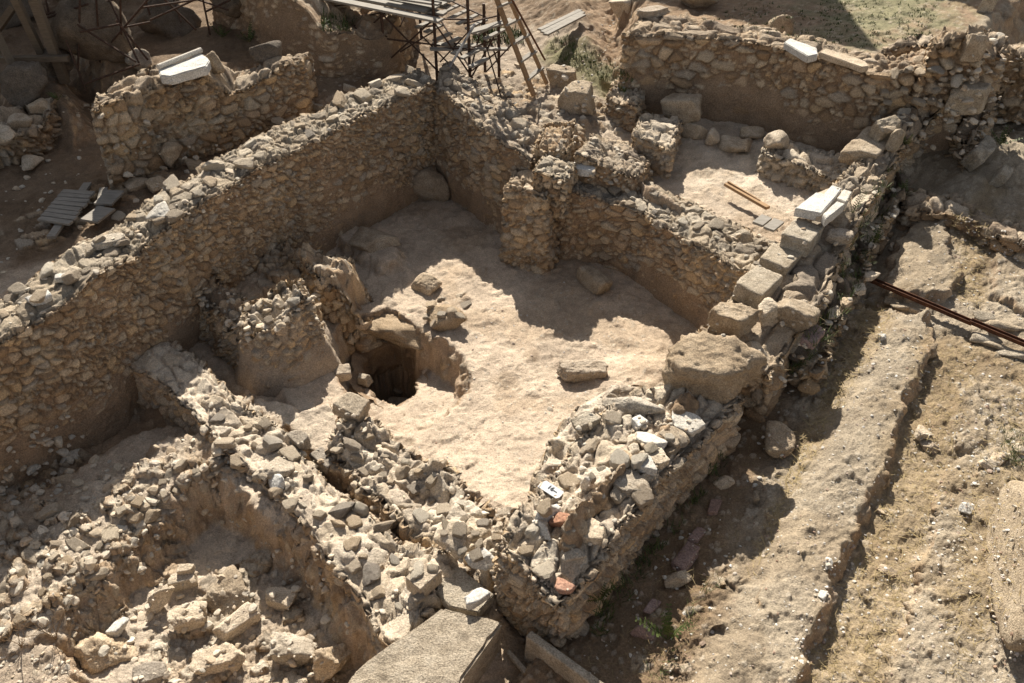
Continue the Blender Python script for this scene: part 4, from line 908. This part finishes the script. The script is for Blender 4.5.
scatter([(0, 300), (60, 262), (150, 186), (230, 143), (350, 88), (420, 64), (432, 82), (380, 104), (260, 160), (190, 205), (120, 253), (0, 335)], 40, 10, 20, 'loose capping stone along the top of the long left wall', G+'left wall', mix=(.45, .4, .15))
scatter([(440, 66), (545, 130), (535, 152), (505, 138), (445, 85)], 14, 7, 13, 'loose capping stone along the top of the room back wall', G+'back wall', mix=(.45, .45, .1))
scatter([(340, 420), (380, 440), (470, 510), (500, 540), (470, 560), (400, 500), (335, 450)], 34, 9, 18, 'loose stone on the low wall beside the sunlit floor', G+'low wall beside the floor')
scatter([(200, 400), (260, 400), (330, 480), (440, 570), (410, 620), (350, 580), (280, 500), (220, 450)], 32, 8, 20, 'loose stone on the central rubble spur between the pits', G+'central spur', mix=(.6, .25, .15))
scatter([(60, 590), (110, 520), (180, 460), (230, 465), (180, 490), (130, 540), (95, 585)], 30, 8, 19, 'loose stone on the sunlit lip of the lower left bank', G+'lower left bank', mix=(.6, .3, .1))
scatter([(0, 540), (60, 500), (100, 530), (50, 600), (0, 640)], 16, 10, 20, 'half buried stone on the shaded lower left slope', G+'shaded lower left slope', mix=(.5, .5, 0))
scatter([(245, 300), (300, 284), (325, 305), (280, 325), (252, 335)], 14, 7, 13, 'pale stone in the sunlit heap on the clay pier', G+'clay pier', mix=(.8, .0, .2))
scatter([(590, 175), (640, 188), (700, 215), (770, 250), (760, 268), (690, 235), (620, 200)], 18, 7, 14, 'loose stone on the weathered top of the middle wall', G+'middle wall', mix=(.3, .6, .1))
scatter([(415, 318), (430, 300), (465, 292), (468, 310), (440, 330)], 9, 8, 14, 'stone in the small cluster on the rim of the basin', G+'basin rim')
scatter([(885, 65), (950, 60), (975, 80), (960, 90), (900, 130), (880, 135)], 14, 8, 14, 'stone on the broken upper right wall end', G+'upper right wall end', mix=(.6, .3, .1))
def one(poly, n, smin, smax, name, label, kind='stuff', mats=M_LIME, sub=2, z=None, seed=5):
    Vs = []; Fs = []; off = 0; r = random.Random(seed)
    protos = [rock_verts(800+i, sub, (1, .75, .5), ['rough', 'block', 'slab'][i % 3], .04, 24) for i in range(8)]
    us_ = [p[0] for p in poly]; vs_ = [p[1] for p in poly]; k = 0
    while k < n:
        u = r.uniform(min(us_), max(us_)); v = r.uniform(min(vs_), max(vs_))
        if not inpoly(u, v, poly): continue
        s = smin+(smax-smin)*r.random()**2.5
        pt, dep = hit(u, v); sz = s*dep/FPX/2/.8
        V, F = protos[r.randrange(8)]
        R = np.array(Euler((r.uniform(-.5, .5), r.uniform(-.5, .5), r.uniform(-3, 3))).to_matrix())
        Vs.append((V*sz)@R.T+pt+np.array((0, 0, sz*.1))); Fs.append(F+off); off += len(V); k += 1
    return np.concatenate(Vs), np.concatenate(Fs)
def rubble(specs, name, label, mat, seed):
    A = [one(p, n, a, b, name, label, sub=s, seed=seed+i) for i, (p, n, a, b, s) in enumerate(specs)]
    off = 0; Vs = []; Fs = []
    for V, F in A: Vs.append(V); Fs.append(F+off); off += len(V)
    o = obj_np(name, np.concatenate(Vs), np.concatenate(Fs), mat, None, False); o['kind'] = 'stuff'; o['label'] = label
    return o
def mat_chips(name, cols):
    m, t, b = base_mat(name)
    ge = N(t, 'ShaderNodeNewGeometry'); r = ramp(t, ge.outputs['Random Per Island'], [(i/(len(cols)-1), c) for i, c in enumerate(cols)])
    tc = N(t, 'ShaderNodeTexCoord'); n2 = noise(t, 50, 5, .7, tc.outputs['Object']); r2 = ramp(t, n2.outputs[0], [(.32, .7), (.65, 1.15)])
    c = mul(t, r.outputs[0], r2.outputs[0]); t.links.new(c, b.inputs['Base Color']); bumps(t, b, [(60, 5, .004)], tc.outputs['Object']); return m
M_CHIP = mat_chips('rubble_chips', [(.40, .32, .235), (.50, .42, .315), (.58, .50, .40), (.38, .345, .29), (.62, .55, .45), (.44, .34, .24)])
M_CHIPW = mat_chips('pale_chips', [(.36, .31, .24), (.55, .52, .46), (.30, .20, .14), (.66, .64, .60), (.42, .36, .28)])
rubble([([(-20, 700), (0, 655), (55, 640), (85, 665), (70, 700)], 160, 1.5, 8, 2),
        ([(0, 650), (0, 520), (110, 460), (200, 425), (262, 480), (180, 488), (100, 580), (50, 625)], 294, 3, 14, 2),
        ([(170, 390), (240, 385), (300, 430), (450, 560), (400, 640), (330, 580), (250, 490)], 120, 2, 8, 2),
        ([(330, 400), (400, 440), (520, 520), (500, 590), (440, 550), (330, 450)], 80, 2, 8, 2),
        ([(60, 612), (100, 572), (180, 484), (255, 492), (340, 590), (330, 615), (250, 530), (190, 520), (110, 610), (70, 645)], 170, 2, 10, 2),
        ([(0, 520), (0, 450), (70, 410), (100, 470)], 67, 4, 14, 2),
        ([(100, 640), (190, 560), (270, 560), (350, 620), (360, 683), (100, 683)], 210, 2, 11, 2),
        ([(190, 275), (250, 300), (320, 290), (320, 320), (250, 345), (195, 300)], 84, 3, 10, 2),
        ([(600, 400), (700, 420), (650, 490), (560, 600), (500, 560), (560, 460)], 130, 2, 9, 2),
        ([(540, 390), (600, 380), (620, 410), (560, 480), (540, 470)], 25, 2, 8, 2),
        ([(0, 300), (430, 62), (440, 82), (0, 340)], 90, 2, 8, 2), ([(440, 60), (545, 130), (535, 155), (440, 85)], 35, 2, 7, 2),
        ([(590, 170), (780, 225), (765, 270), (600, 195)], 50, 2, 7, 2),
        ([(540, 120), (640, 145), (655, 175), (560, 185)], 67, 2, 7, 2),
        ([(690, 310), (760, 260), (880, 150), (900, 165), (850, 240), (770, 385)], 50, 2, 7, 2),
        ([(770, 390), (900, 170), (900, 230), (800, 400)], 58, 3, 10, 2),
        ([(880, 130), (1000, 30), (1024, 60), (1024, 130), (960, 160)], 109, 3, 11, 2),
        ([(440, 90), (560, 140), (620, 110), (540, 60), (470, 60)], 92, 2, 9, 2),
        ([(0, 275), (95, 235), (230, 150), (100, 100), (0, 130)], 92, 2, 9, 2)],
       'rubble', 'small loose rubble strewn over walls and banks', M_CHIP, 50)
rubble([([(690, 683), (760, 540), (850, 340), (950, 200), (1024, 240), (1024, 683)], 3600, .8, 4.0, 1),
        ([(870, 683), (960, 420), (1024, 380), (1024, 683)], 500, 1.5, 5.5, 1),
        ([(830, 560), (870, 530), (840, 640), (790, 683), (770, 683)], 120, 2, 7, 1),
        ([(560, 683), (760, 440), (880, 240), (760, 540), (690, 683)], 260, 1, 6, 1),
        ([(400, 430), (520, 250), (660, 350), (545, 470), (470, 500)], 700, .8, 3.0, 1), ([(650, 160), (700, 140), (820, 185), (770, 220)], 60, .8, 2.5, 1),
        ([(530, 60), (620, 10), (640, 90), (600, 110)], 140, 1, 4, 1)],
       'gravel', 'pale gravel and chips scattered over the road and floors', M_CHIPW, 90)

# ------------------------------------------------------------------ grass, straw, weeds
def blades(specs, name, mat, label, seed, lie=False):
    r = random.Random(seed); V = []; F = []
    for poly, n, L0, L1, w in specs:
        us_ = [p[0] for p in poly]; vs_ = [p[1] for p in poly]; k = 0
        while k < n:
            u = r.uniform(min(us_), max(us_)); v = r.uniform(min(vs_), max(vs_))
            if not inpoly(u, v, poly): continue
            pt, dep = hit(u, v); k += 1
            for _ in range(1 if lie else r.randint(3, 7)):
                L = r.uniform(L0, L1); a = r.uniform(0, 6.28); el = r.uniform(-.05, .25) if lie else r.uniform(.5, 1.4)
                d = np.array((math.cos(a)*math.cos(el), math.sin(a)*math.cos(el), math.sin(el))); s = np.array((-math.sin(a), math.cos(a), 0))*w/2
                p = pt+np.array((r.uniform(-.03, .03), r.uniform(-.03, .03), .006 if lie else 0)); q = p+d*L*.6; e = p+d*L+np.array((0, 0, -L*.15 if not lie else 0))
                i = len(V); V += [p-s, p+s, q+s*.7, q-s*.7, e]; F += [(i, i+1, i+2), (i, i+2, i+3), (i+3, i+2, i+4)]
    o = obj_np(name, np.array(V), np.array(F), mat, None, False); o['kind'] = 'stuff'; o['label'] = label; return o
blades([([(800, 440), (860, 300), (900, 310), (850, 390), (745, 590)], 1100, .05, .16, .006), ([(925, 345), (985, 350), (950, 460), (880, 690), (800, 690), (880, 500)], 1500, .04, .14, .005),
        ([(955, 210), (990, 205), (980, 310), (955, 300)], 500, .03, .12, .006), ([(990, 360), (1024, 380), (1024, 600), (950, 683), (940, 620)], 800, .04, .14, .005),
        ([(560, 683), (700, 500), (860, 240), (760, 500), (680, 683)], 350, .05, .16, .003), ([(640, 10), (800, 45), (780, 30), (660, 5)], 60, .04, .1, .006), ([(530, 20), (620, 20), (640, 90), (560, 70)], 150, .04, .1, .006),
        ([(960, 150), (1024, 150), (1024, 230), (980, 220)], 150, .04, .12, .004)], 'dry_grass', M_STRAW, 'dry straw coloured grass among the road slabs', 3, True)
blades([([(840, 330), (870, 260), (905, 170), (880, 170), (830, 290), (780, 390)], 110, .05, .16, .008), ([(690, 500), (720, 450), (730, 460), (700, 500), (600, 640), (590, 620)], 90, .04, .14, .008), ([(640, 683), (700, 590), (720, 580), (670, 683)], 22, .05, .16, .004),
        ([(545, 30), (560, 28), (640, 82), (625, 95), (560, 62)], 130, .04, .11, .012), ([(800, 0), (940, 0), (930, 35), (860, 50), (830, 40)], 260, .02, .05, .012), ([(700, 20), (800, 40), (840, 60), (830, 20), (760, 0)], 110, .02, .06, .012),
        ([(476, 30), (520, 30), (525, 45), (470, 45)], 140, .08, .22, .015), ([(1000, 430), (1024, 430), (1024, 470), (1005, 460)], 40, .04, .12, .005), ([(320, 15), (360, 20), (350, 35), (320, 32)], 60, .05, .2, .012)],
       'green_grass', M_LEAF, 'green weeds and grass in the ditch and on the upper ground', 4)
def leafy(name, label, u, v, n, L, spread, seed, fern=False):
    r = random.Random(seed); pt, dep = hit(u, v)
    e = empty(name, tuple(pt), label, 'plant')
    st = MB(); V = []; F = []
    for k in range(n):
        a = r.uniform(0, 6.28); el = r.uniform(.5, 1.3); l = L*r.uniform(.6, 1)
        d = Vector((math.cos(a)*math.cos(el)*spread, math.sin(a)*math.cos(el)*spread, math.sin(el))).normalized()
        tip = Vector(pt)+d*l; st.bar(pt, tip, .004, .004)
        m_ = 9 if fern else 6
        for j in range(m_):
            t = .3+.7*j/(m_-1); c = Vector(pt)+d*l*t
            for sd in (-1, 1):
                s = (d.cross(Vector((0, 0, 1))).normalized()*sd+d*.5+Vector((0, 0, r.uniform(-.3, .4)))).normalized(); w = l*(.16 if fern else .2)*(1.1-t*.6)
                q = s.cross(d).normalized().cross(s)*w*(.15 if fern else .3)
                i = len(V); V += [c, c+s*w*.5+q, c+s*w, c+s*w*.5-q]; F.append((i, i+1, i+2, i+3))
    st.build('stem', M_LEAF, e)
    o = obj_np('leaves', np.array([tuple(x) for x in V]), np.array(F), M_LEAF, None, False); child(o, e)
leafy('fern', 'bright green fern below the carved marble slab', 852, 214, 4, .35, 1.2, 1, True)
leafy('weed', 'leafy light green weed near the top right wall', 1000, 145, 8, .3, 1, 2)
leafy('weed', 'dark green weed in the ditch above the rail end', 874, 243, 10, .25, 1, 3)
leafy('weed', 'tall grassy weed at the bottom of the trench', 668, 640, 9, .35, .8, 4)
leafy('weed', 'dark leafy weed in the trench at the wall corner', 600, 600, 10, .22, 1, 5)
leafy('weed', 'small weed in the shade of the far corner stones', 905, 145, 8, .25, 1, 6)
leafy('weed', 'sprig of weed at the left of the crossing wall', 905, 195, 8, .2, 1, 7)
leafy('weed', 'green plant in dark ground behind the upper left wall', 222, 38, 8, .3, 1, 8)
leafy('weed', 'dark bush at the foot of the earth bank', 250, 42, 10, .3, 1, 9)
leafy('weed', 'little green weed in the shaded upper left ground', 58, 100, 7, .2, 1, 10)
def twigs(label, u, v, n, L, seed):
    r = random.Random(seed); pt, _ = hit(u, v); m = MB()
    for k in range(n):
        a = r.uniform(0, 6.28); p = Vector(pt); d = Vector((math.cos(a)*.4, math.sin(a)*.4, 1)).normalized()
        for j in range(4):
            q = p+d*L/4; m.bar(p, q, .005*(1-j*.2), .005*(1-j*.2)); 
            if j > 0:
                s = Vector((r.uniform(-1, 1), r.uniform(-1, 1), r.uniform(.2, .8))).normalized(); m.bar(q, q+s*L*.2, .003, .003)
            p = q; d = (d+Vector((r.uniform(-.3, .3), r.uniform(-.3, .3), 0))).normalized()
    o = m.build('dry_twigs', M_TWIG); tag(o, label, 'twigs')
twigs('dry branching twig standing in the lower left pit', 56, 640, 7, .42, 1)
twigs('smaller dry twig by the slab edge at the lower left', 22, 648, 4, .22, 2)

# ------------------------------------------------------------------ made things
# rusty rail with concrete bedding
rl = empty('rusty_rail', P(940, 312, .8), 'rusty steel channel laid across the old road', 'rail')
def rail(u0, v0, u1, v1, z0, z1):
    a = Vector(P(u0, v0, z0)); b = Vector(P(u1, v1, z1)); d = (b-a).normalized(); s = d.cross(Vector((0, 0, 1))).normalized()*.030
    m = MB(); m.bar(a, b, .054, .012)
    m.build('web', M_RUST, rl)
    for sg in (-1, 1):
        m = MB(); m.bar(a+s*sg+Vector((0, 0, .015)), b+s*sg+Vector((0, 0, .015)), .008, .045); m.build('flange', M_RUST, rl)
rail(860, 276, 972, 324, .86, .86); rail(970, 322, 1075, 366, .87, .88)
for k, (u, v, w) in enumerate([(893, 303, 20), (905, 308, 20), (918, 312, 18), (985, 340, 26), (1003, 350, 28), (1019, 356, 26), (985, 318, 20), (1005, 328, 24)]):
    big('bedding_lump', 'grey mortar lump bedding the rusty rail on the road', u, v, w, (1, .45, .25), 'rough', M_CONC, -.35, seed=400+k, sink=.3, sub=3, group='mortar lumps along the rusty rail', cat='mortar')
# planks on the ground by the ladder
def planks(name, label, corners, z, n, mat, along=True, cat='planks', gap=.12, th=.03, part='plank', joists=()):
    c = np.mean([P(u, v, z) for u, v in corners], 0); e = empty(name, tuple(c), label, cat)
    q = [Vector(P(u, v, z)) for u, v in corners]
    for k in range(n):
        a = (k+gap/2)/n; b = (k+1-gap/2)/n
        p0 = q[0].lerp(q[3], a); p1 = q[1].lerp(q[2], a); p2 = q[1].lerp(q[2], b); p3 = q[0].lerp(q[3], b)
        dz = RND.uniform(0, .008); ex = RND.uniform(-.02, .02)
        A = (p0+p3)/2; B = (p1+p2)/2; w = ((p3-p0)-((p3-p0).dot((B-A).normalized()))*(B-A).normalized()).length
        m = MB(); m.bar(A+Vector((0, 0, dz)), B+(B-A).normalized()*ex+Vector((0, 0, dz)), w, th); m.build(part, mat, e, bevel=.003)
    for (u0, v0, u1, v1, dz) in joists:
        m = MB(); m.bar(Vector(P(u0, v0, z))+Vector((0, 0, dz)), Vector(P(u1, v1, z))+Vector((0, 0, dz)), .10, .035); m.build('joist', mat, e, bevel=.003)
    return e
planks('wooden_pallet', 'shaded wooden pallet of narrow boards behind the left wall', [(38, 221), (70, 226), (96, 192), (64, 190)], 1.36, 8, M_WGREY, joists=[(50, 235, 87, 181, -.035)])
planks('loose_boards', 'two broad shaded boards lying beside the pallet', [(84, 222), (102, 226), (122, 190), (106, 190)], 1.36, 2, M_WGREY, joists=[(98, 214, 103, 186, -.035)])
planks('loose_boards', 'three weathered boards lying on the slope right of the ladder', [(538, 29), (580, 9), (585, 16), (547, 36)], 1.75, 3, M_WGREY)
planks('loose_boards', 'two broken boards at the gap in the middle wall top', [(752, 222), (762, 214), (784, 224), (774, 232)], 1.5, 2, M_WGREY)
m = MB(); m.bar(P(726, 184, 1.13), P(768, 208, 1.15), .07, .04); m.bar(P(728, 182, 1.16), P(760, 201, 1.16), .02, .03)
o = m.build('old_beam', M_WTAN, bevel=.003); tag(o, 'thin old beam lying on the upper room floor', 'beam')
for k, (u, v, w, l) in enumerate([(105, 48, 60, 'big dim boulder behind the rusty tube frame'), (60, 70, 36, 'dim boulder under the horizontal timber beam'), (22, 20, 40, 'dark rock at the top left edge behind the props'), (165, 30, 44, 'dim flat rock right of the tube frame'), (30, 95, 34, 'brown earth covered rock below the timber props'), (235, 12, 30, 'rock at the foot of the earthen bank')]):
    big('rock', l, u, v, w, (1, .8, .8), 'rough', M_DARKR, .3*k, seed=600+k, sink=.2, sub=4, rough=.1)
for k, (u, v, w, l) in enumerate([(6, 138, 22, 'first dim stone of the broken row at the left edge'), (22, 124, 24, 'second dim stone of the broken row at the left edge'), (40, 112, 20, 'third dim stone of the broken row at the left edge'), (34, 165, 22, 'lone dim stone on the shaded ground above the pallet'),
        (135, 186, 18, 'shaded reddish flagstone end behind the left wall'), (170, 160, 22, 'rounded shaded stone at the back foot of the left wall')]):
    big('stone', l, u, v, w, (1, .8, .6), 'rough', M_LIME, .3*k, seed=620+k, sink=.15, sub=4)
# ladder
def rod(px0, z0, px1, z1, ext0=0, ext1=0):
    a = Vector(P(*px0, z0)); b = Vector(P(*px1, z1)); d = b-a
    return a-d*ext0, b+d*ext1
ld = empty('ladder', P(540, 92, 1.3), 'tan wooden ladder leaning up towards the scaffold', 'ladder')
lA = rod((534, 96), 1.28, (497, 0), 2.55, 0, .5); rA = rod((547, 84), 1.32, (508, -4), 2.62, 0, .5)
for a, b in (lA, rA):
    m = MB(); m.bar(a, b, .075, .045); m.build('rail', M_WTAN, ld, bevel=.004)
for k in range(9):
    t = .12+k*.175*.72; p = lA[0].lerp(lA[1], t); q = rA[0].lerp(rA[1], t)
    d = (q-p).normalized(); m = MB(); m.bar(p-d*.03, q+d*.06, .085, .03); m.build('rung', M_WGREY, ld, bevel=.003)
m = MB(); a, b = rod((545, 60), 1.5, (510, -4), 2.75, 0, .3); m.tube(a, b, .016); o = m.build('steel_pole', M_RUST); tag(o, 'long thin rusty pole leaning behind the ladder', 'pole')
# scaffold
sc = empty('scaffold', P(430, 80, 1.35), 'rusty tube scaffold carrying weathered planks above the back corner', 'scaffold')
feet = {'a': (313, 40, 1.5), 'b': (349, 24, 1.55), 'c': (386, 66, 1.4), 'd': (437, 76, 1.38), 'e': (470, 80, 1.36), 'f': (499, 72, 1.36), 'g': (485, 66, 1.38), 'h': (421, 33, 1.5)}
tops = {}
for k_, (u, v, z) in feet.items():
    a = Vector(P(u, v, z)); H_ = {'a': .95, 'b': .9, 'c': .95, 'd': 1.25, 'e': 1.6, 'f': 1.6, 'g': 1.0, 'h': 1.0}[k_]
    m = MB(); m.tube(a-Vector((0, 0, .1)), a+Vector((0, 0, H_)), .024, 10); m.build('post', M_DSTEEL, sc); tops[k_] = a
def stube(k0, h0, k1, h1, nm='brace', r=.014):
    m = MB(); a = tops[k0]+Vector((0, 0, h0)); b = tops[k1]+Vector((0, 0, h1)); d = (b-a).normalized()*.08
    m.tube(a-d, b+d, r, 8); m.build(nm, M_DSTEEL, sc)
for t in [('a', .9, 'c', .9), ('c', .9, 'd', .95), ('d', .9, 'e', .95), ('b', .85, 'h', .85), ('a', .5, 'c', .5), ('c', .45, 'd', .5), ('d', .45, 'e', .5), ('e', .9, 'f', .9), ('h', .8, 'g', .8), ('a', .85, 'b', .85), ('e', .5, 'f', .55)]: stube(*t, 'ledger')
for t in [('a', .1, 'b', .8), ('c', .05, 'd', .9), ('c', .85, 'd', .1), ('d', .85, 'e', .1), ('e', 0, 'f', .7), ('g', .7, 'f', .1), ('h', .1, 'd', .8), ('h', .85, 'e', .2), ('c', .1, 'h', .8), ('b', .1, 'c', .85), ('e', .1, 'g', .8)]: stube(*t)
A = tops['a']+Vector((-.6, .15, .96)); B = tops['d']+Vector((.05, .05, 1.0)); dirv = (B-A); side = Vector((dirv.y, -dirv.x, 0)).normalized()
if side.y < 0: side = -side
for k in range(7):
    o_ = side*(.16*k-.05); m = MB(); m.bar(A+o_+Vector((0, 0, .02*k)), B+o_*1.0+dirv.normalized()*RND.uniform(-.15, .15)+Vector((0, 0, .015*k)), .15, .03); m.build('plank', M_WGREY, sc, bevel=.003)
for k in range(3):
    m = MB(); m.bar(P(312-k*4, -5-k*6, 2.42), P(441+k*4, 21-k*7, 2.34), .17, .035); m.build('plank', M_WGREY, sc, bevel=.003)
for k in range(6):
    p = Vector(P(446+k*9, 12+k*5, 2.15-.03*k)); m = MB(); m.bar(p+Vector((-.1, -.1, 0)), p+Vector((.2, .3, .02)), .08, .03); m.build('tread', M_WGREY, sc, bevel=.003)
for (u0, v0, z0, u1, v1, z1) in [(318, 8, 2.2, 352, 4, 2.2), (400, 52, 1.7, 436, 30, 2.1), (440, 62, 1.6, 470, 30, 2.1), (350, 44, 1.7, 386, 12, 2.2), (455, 70, 1.5, 420, 34, 2.0), (386, 60, 1.5, 350, 22, 2.1), (470, 72, 1.5, 500, 50, 1.9), (486, 72, 1.5, 516, 40, 2.0)]:
    m = MB(); m.tube(P(u0, v0, z0), P(u1, v1, z1), .012, 8); m.build('brace', M_DSTEEL, sc)
for (u0, v0, u1, v1, z) in [(385, -4, 440, 4, 2.5), (400, -8, 455, 0, 2.55), (432, 44, 482, 46, 1.75)]:
    m = MB(); m.bar(P(u0, v0, z), P(u1, v1, z), .14, .03); m.build('plank', M_WGREY, sc, bevel=.003)
for k in range(7):
    p = Vector(P(418+k*9, 26+k*6.5-(k % 2)*2, 1.95-.03*k)); m = MB(); m.bar(p+Vector((-.02, -.08, 0)), p+Vector((.22, .28, 0)), .09, .03); m.build('tread', M_WGREY, sc, bevel=.003)
m = MB(); m.bar(P(430, 49, 1.85), P(508, 49, 1.75), .10, .03); m.build('plank', M_WGREY, sc)
m = MB(); m.bar(P(470, 32, 2.1), P(512, 20, 2.2), .16, .03); m.build('plank', M_WGREY, sc)
m = MB(); a = Vector(P(449, 68, 1.7)); b = Vector(P(475, 24, 2.3)); m.bar(a, b, .045, .02); o = m.build('steel_bar', M_STEEL); tag(o, 'pale grey flat metal bar leaning on the scaffold', 'bar')
m = MB(); m.tube(P(502, 100, 1.3), P(486, 45, 1.9), .012, 8); o = m.build('steel_rod', M_DSTEEL); tag(o, 'thin dark rod leaning on the scaffold near the ladder', 'rod')
# timber props under the shelter, upper left
for k, (u0, v0, z0, u1, v1, z1, w, l) in enumerate([(31, 103, 1.55, -6, 28, 2.5, .10, 'leftmost dim timber prop at the upper left edge'), (51, 73, 1.7, 14, -3, 2.9, .11, 'middle dim timber prop of the shelter'),
        (64, 79, 1.7, 33, -3, 2.9, .13, 'thickest dim timber prop of the shelter'), (-4, 32, 2.3, 14, 6, 2.7, .11, 'short dim timber strut crossing at the far upper left corner')]):
    m = MB(); a, b = rod((u0, v0), z0, (u1, v1), z1, .05, .6 if k < 3 else 0); m.bar(a, b, w, w*.8); o = m.build('timber_prop', M_WDARK, bevel=.006); tag(o, l, 'timber')
m = MB(); m.bar(P(-30, 60, 2.05), P(69, 58, 2.05), .10, .08); o = m.build('timber_beam', M_WDARK, bevel=.006); tag(o, 'horizontal timber beam nailed across the dim props', 'timber')
fr = empty('tube_frame', P(110, 70, 1.9), 'dark rusty tube frame standing in the upper left shade', 'frame')
for nm, u0, v0, z0, u1, v1, z1 in [('post', 86, 90, 1.6, 66, 40, 2.3), ('post', 139, 63, 1.9, 108, -3, 2.7), ('post', 148, 60, 1.9, 116, 20, 2.5), ('rail', 84, 84, 1.75, 140, 64, 1.95), ('rail', 46, 14, 2.5, 140, -6, 2.7), ('rail', 80, 32, 2.4, 120, 24, 2.5), ('post', 60, 60, 1.8, 45, -3, 2.7),
        ('post', 100, 62, 1.8, 96, -3, 2.8), ('post', 122, 55, 1.85, 120, -3, 2.8), ('brace', 70, 20, 2.5, 136, 62, 1.95), ('brace', 96, 60, 1.85, 150, -3, 2.8), ('rail', 60, 40, 2.2, 150, 22, 2.3), ('rail', 140, 8, 2.5, 235, -6, 2.6), ('brace', 150, 20, 2.3, 205, -5, 2.6), ('brace', 160, -5, 2.6, 196, 30, 2.0), ('post', 78, 70, 1.8, 80, -3, 2.8), ('brace', 40, 20, 2.4, 88, 4, 2.7), ('post', 210, 35, 1.85, 202, -5, 2.5), ('post', 256, 40, 1.75, 248, -5, 2.5), ('rail', 190, -3, 2.4, 228, 10, 2.3), ('rail', 205, 12, 2.2, 230, 0, 2.4), ('post', 150, 15, 2.1, 144, -5, 2.4), ('post', 181, 22, 2.1, 172, -5, 2.4)]:
    m = MB(); m.tube(P(u0, v0, z0), P(u1, v1, z1), .016, 8); m.build(nm, M_DSTEEL, fr)
# find tag with handwriting
tg = empty('find_tag', P(551, 493, 1.32), 'small white card tag with black handwriting on the near wall', 'tag')
pt, _ = hit(551, 493)
A = Vector((pt[0], pt[1], pt[2]+.045)); q0 = Vector(P(541, 487, A.z)); q1 = Vector(P(561, 500, A.z)); ax = (q1-q0); L_ = ax.length; ax.normalize(); ay = Vector((-ax.y, ax.x, 0))
tg.location = A
Wt = L_*.46
m = MB(); m.poly([A+ax*x+ay*y+Vector((0, 0, z)) for z in (0, -.006) for x, y in ((-L_*.5, -Wt*.5), (L_*.42, -Wt*.5), (L_*.5, -Wt*.2), (L_*.45, Wt*.5), (-L_*.42, Wt*.5), (-L_*.5, Wt*.2))],
               [(0, 1, 2, 3, 4, 5), (11, 10, 9, 8, 7, 6)]+[(i, 6+i, 6+(i+1) % 6, (i+1) % 6) for i in range(6)])
m.build('card', M_TAG, tg)
fc = bpy.data.curves.new('lettering', 'FONT'); fc.body = '16--'; fc.size = Wt*.62; fc.extrude = .0006; fc.offset = .0012; fc.align_x = 'CENTER'; fc.align_y = 'CENTER'
fo = bpy.data.objects.new('lettering', fc); link(fo); fc.materials.append(M_INK)
bpy.context.view_layer.update(); _me = bpy.data.meshes.new_from_object(fo.evaluated_get(bpy.context.evaluated_depsgraph_get())); bpy.data.objects.remove(fo)
fo = bpy.data.objects.new('lettering', _me); link(fo)
fo.parent = tg; fo.location = ax*(L_*.05)+ay*(Wt*.08)+Vector((0, 0, .004)); fo.rotation_euler = (0, 0, math.atan2(ax.y, ax.x))

# ------------------------------------------------------------------ beyond the frame: what throws the shade
shp = [(-420, 250, 1.2), (-380, -60, 1.2), (60, -60, 1.8), (185, -60, 1.8), (180, 0, 1.8), (150, 8, 1.8), (185, 25, 1.8), (235, 28, 1.8), (225, 45, 1.8), (150, 58, 1.7), (128, 62, 1.5), (104, 120, 1.3), (112, 190, 1.2), (72, 252, 1.2), (20, 296, 1.2), (-120, 370, 1.2)]
up = 4.2; k_ = up/SUNV.z
top = [Vector(P(*t))+SUNV*k_ for t in shp]; n = len(top); zt_ = 5.6
top = [Vector(P(*t))+SUNV*((zt_-t[2])/SUNV.z) for t in shp]
m = MB(); m.poly([tuple(t) for t in top]+[(t.x, t.y, t.z+.12) for t in top], [tuple(range(n)), tuple(range(2*n-1, n-1, -1))]+[(i, n+i, n+(i+1) % n, (i+1) % n) for i in range(n)])
c = sum(top, Vector())/n
cn = empty('shade_roof', (c.x, c.y, 1.5), 'unseen roof added to throw shade on the upper left excavation', 'shade blocker')  # unseen roof, added and outlined to drop shade on the upper left
m.build('shade_sheet', M_SHADE, cn)
for t in (top[1], top[2], top[0]):
    m = MB(); m.bar((t.x*.98, t.y*.98, 1.0), (t.x*.98, t.y*.98, 5.6), .15, .15); m.build('post', M_WDARK, cn)
def block(name, label, foot, z0, z1, cat='building'):
    m = MB(); n = len(foot); m.poly([(x, y, z0) for x, y in foot]+[(x, y, z1) for x, y in foot], [tuple(range(n))[::-1], tuple(range(n, 2*n))]+[(i, (i+1) % n, n+(i+1) % n, n+i) for i in range(n)])
    o = m.build(name, M_PLAST); return tag(o, label, cat)
hz = 6.0; tip = Vector(P(881, 54, 2.0)[:2]+(2.0,)); tl = Vector(P(640, 2, 2.0))
c1 = tip+SUNV*(hz/SUNV.z); c2 = tl+SUNV*(hz/SUNV.z)
block('plastered_house', 'plain plastered house beyond the far wall', [(c1.x, c1.y), (c1.x+.3, c1.y+5), (c2.x+.3, c2.y+5), (c2.x, c2.y)], 1.8, 2.0+hz)
w0 = Vector(P(880, -8, 2.0))+SUNV*(3.0/SUNV.z); w1 = Vector(P(1060, 36, 2.0))+SUNV*(3.0/SUNV.z)
block('garden_wall', 'plastered boundary wall beyond the grass', [(w0.x, w0.y), (w1.x, w1.y), (w1.x, w1.y+.4), (w0.x, w0.y+.4)], 1.5, 5.0, 'wall')
print('objects', len(bpy.data.objects), 'verts', sum(len(m.vertices) for m in bpy.data.meshes))
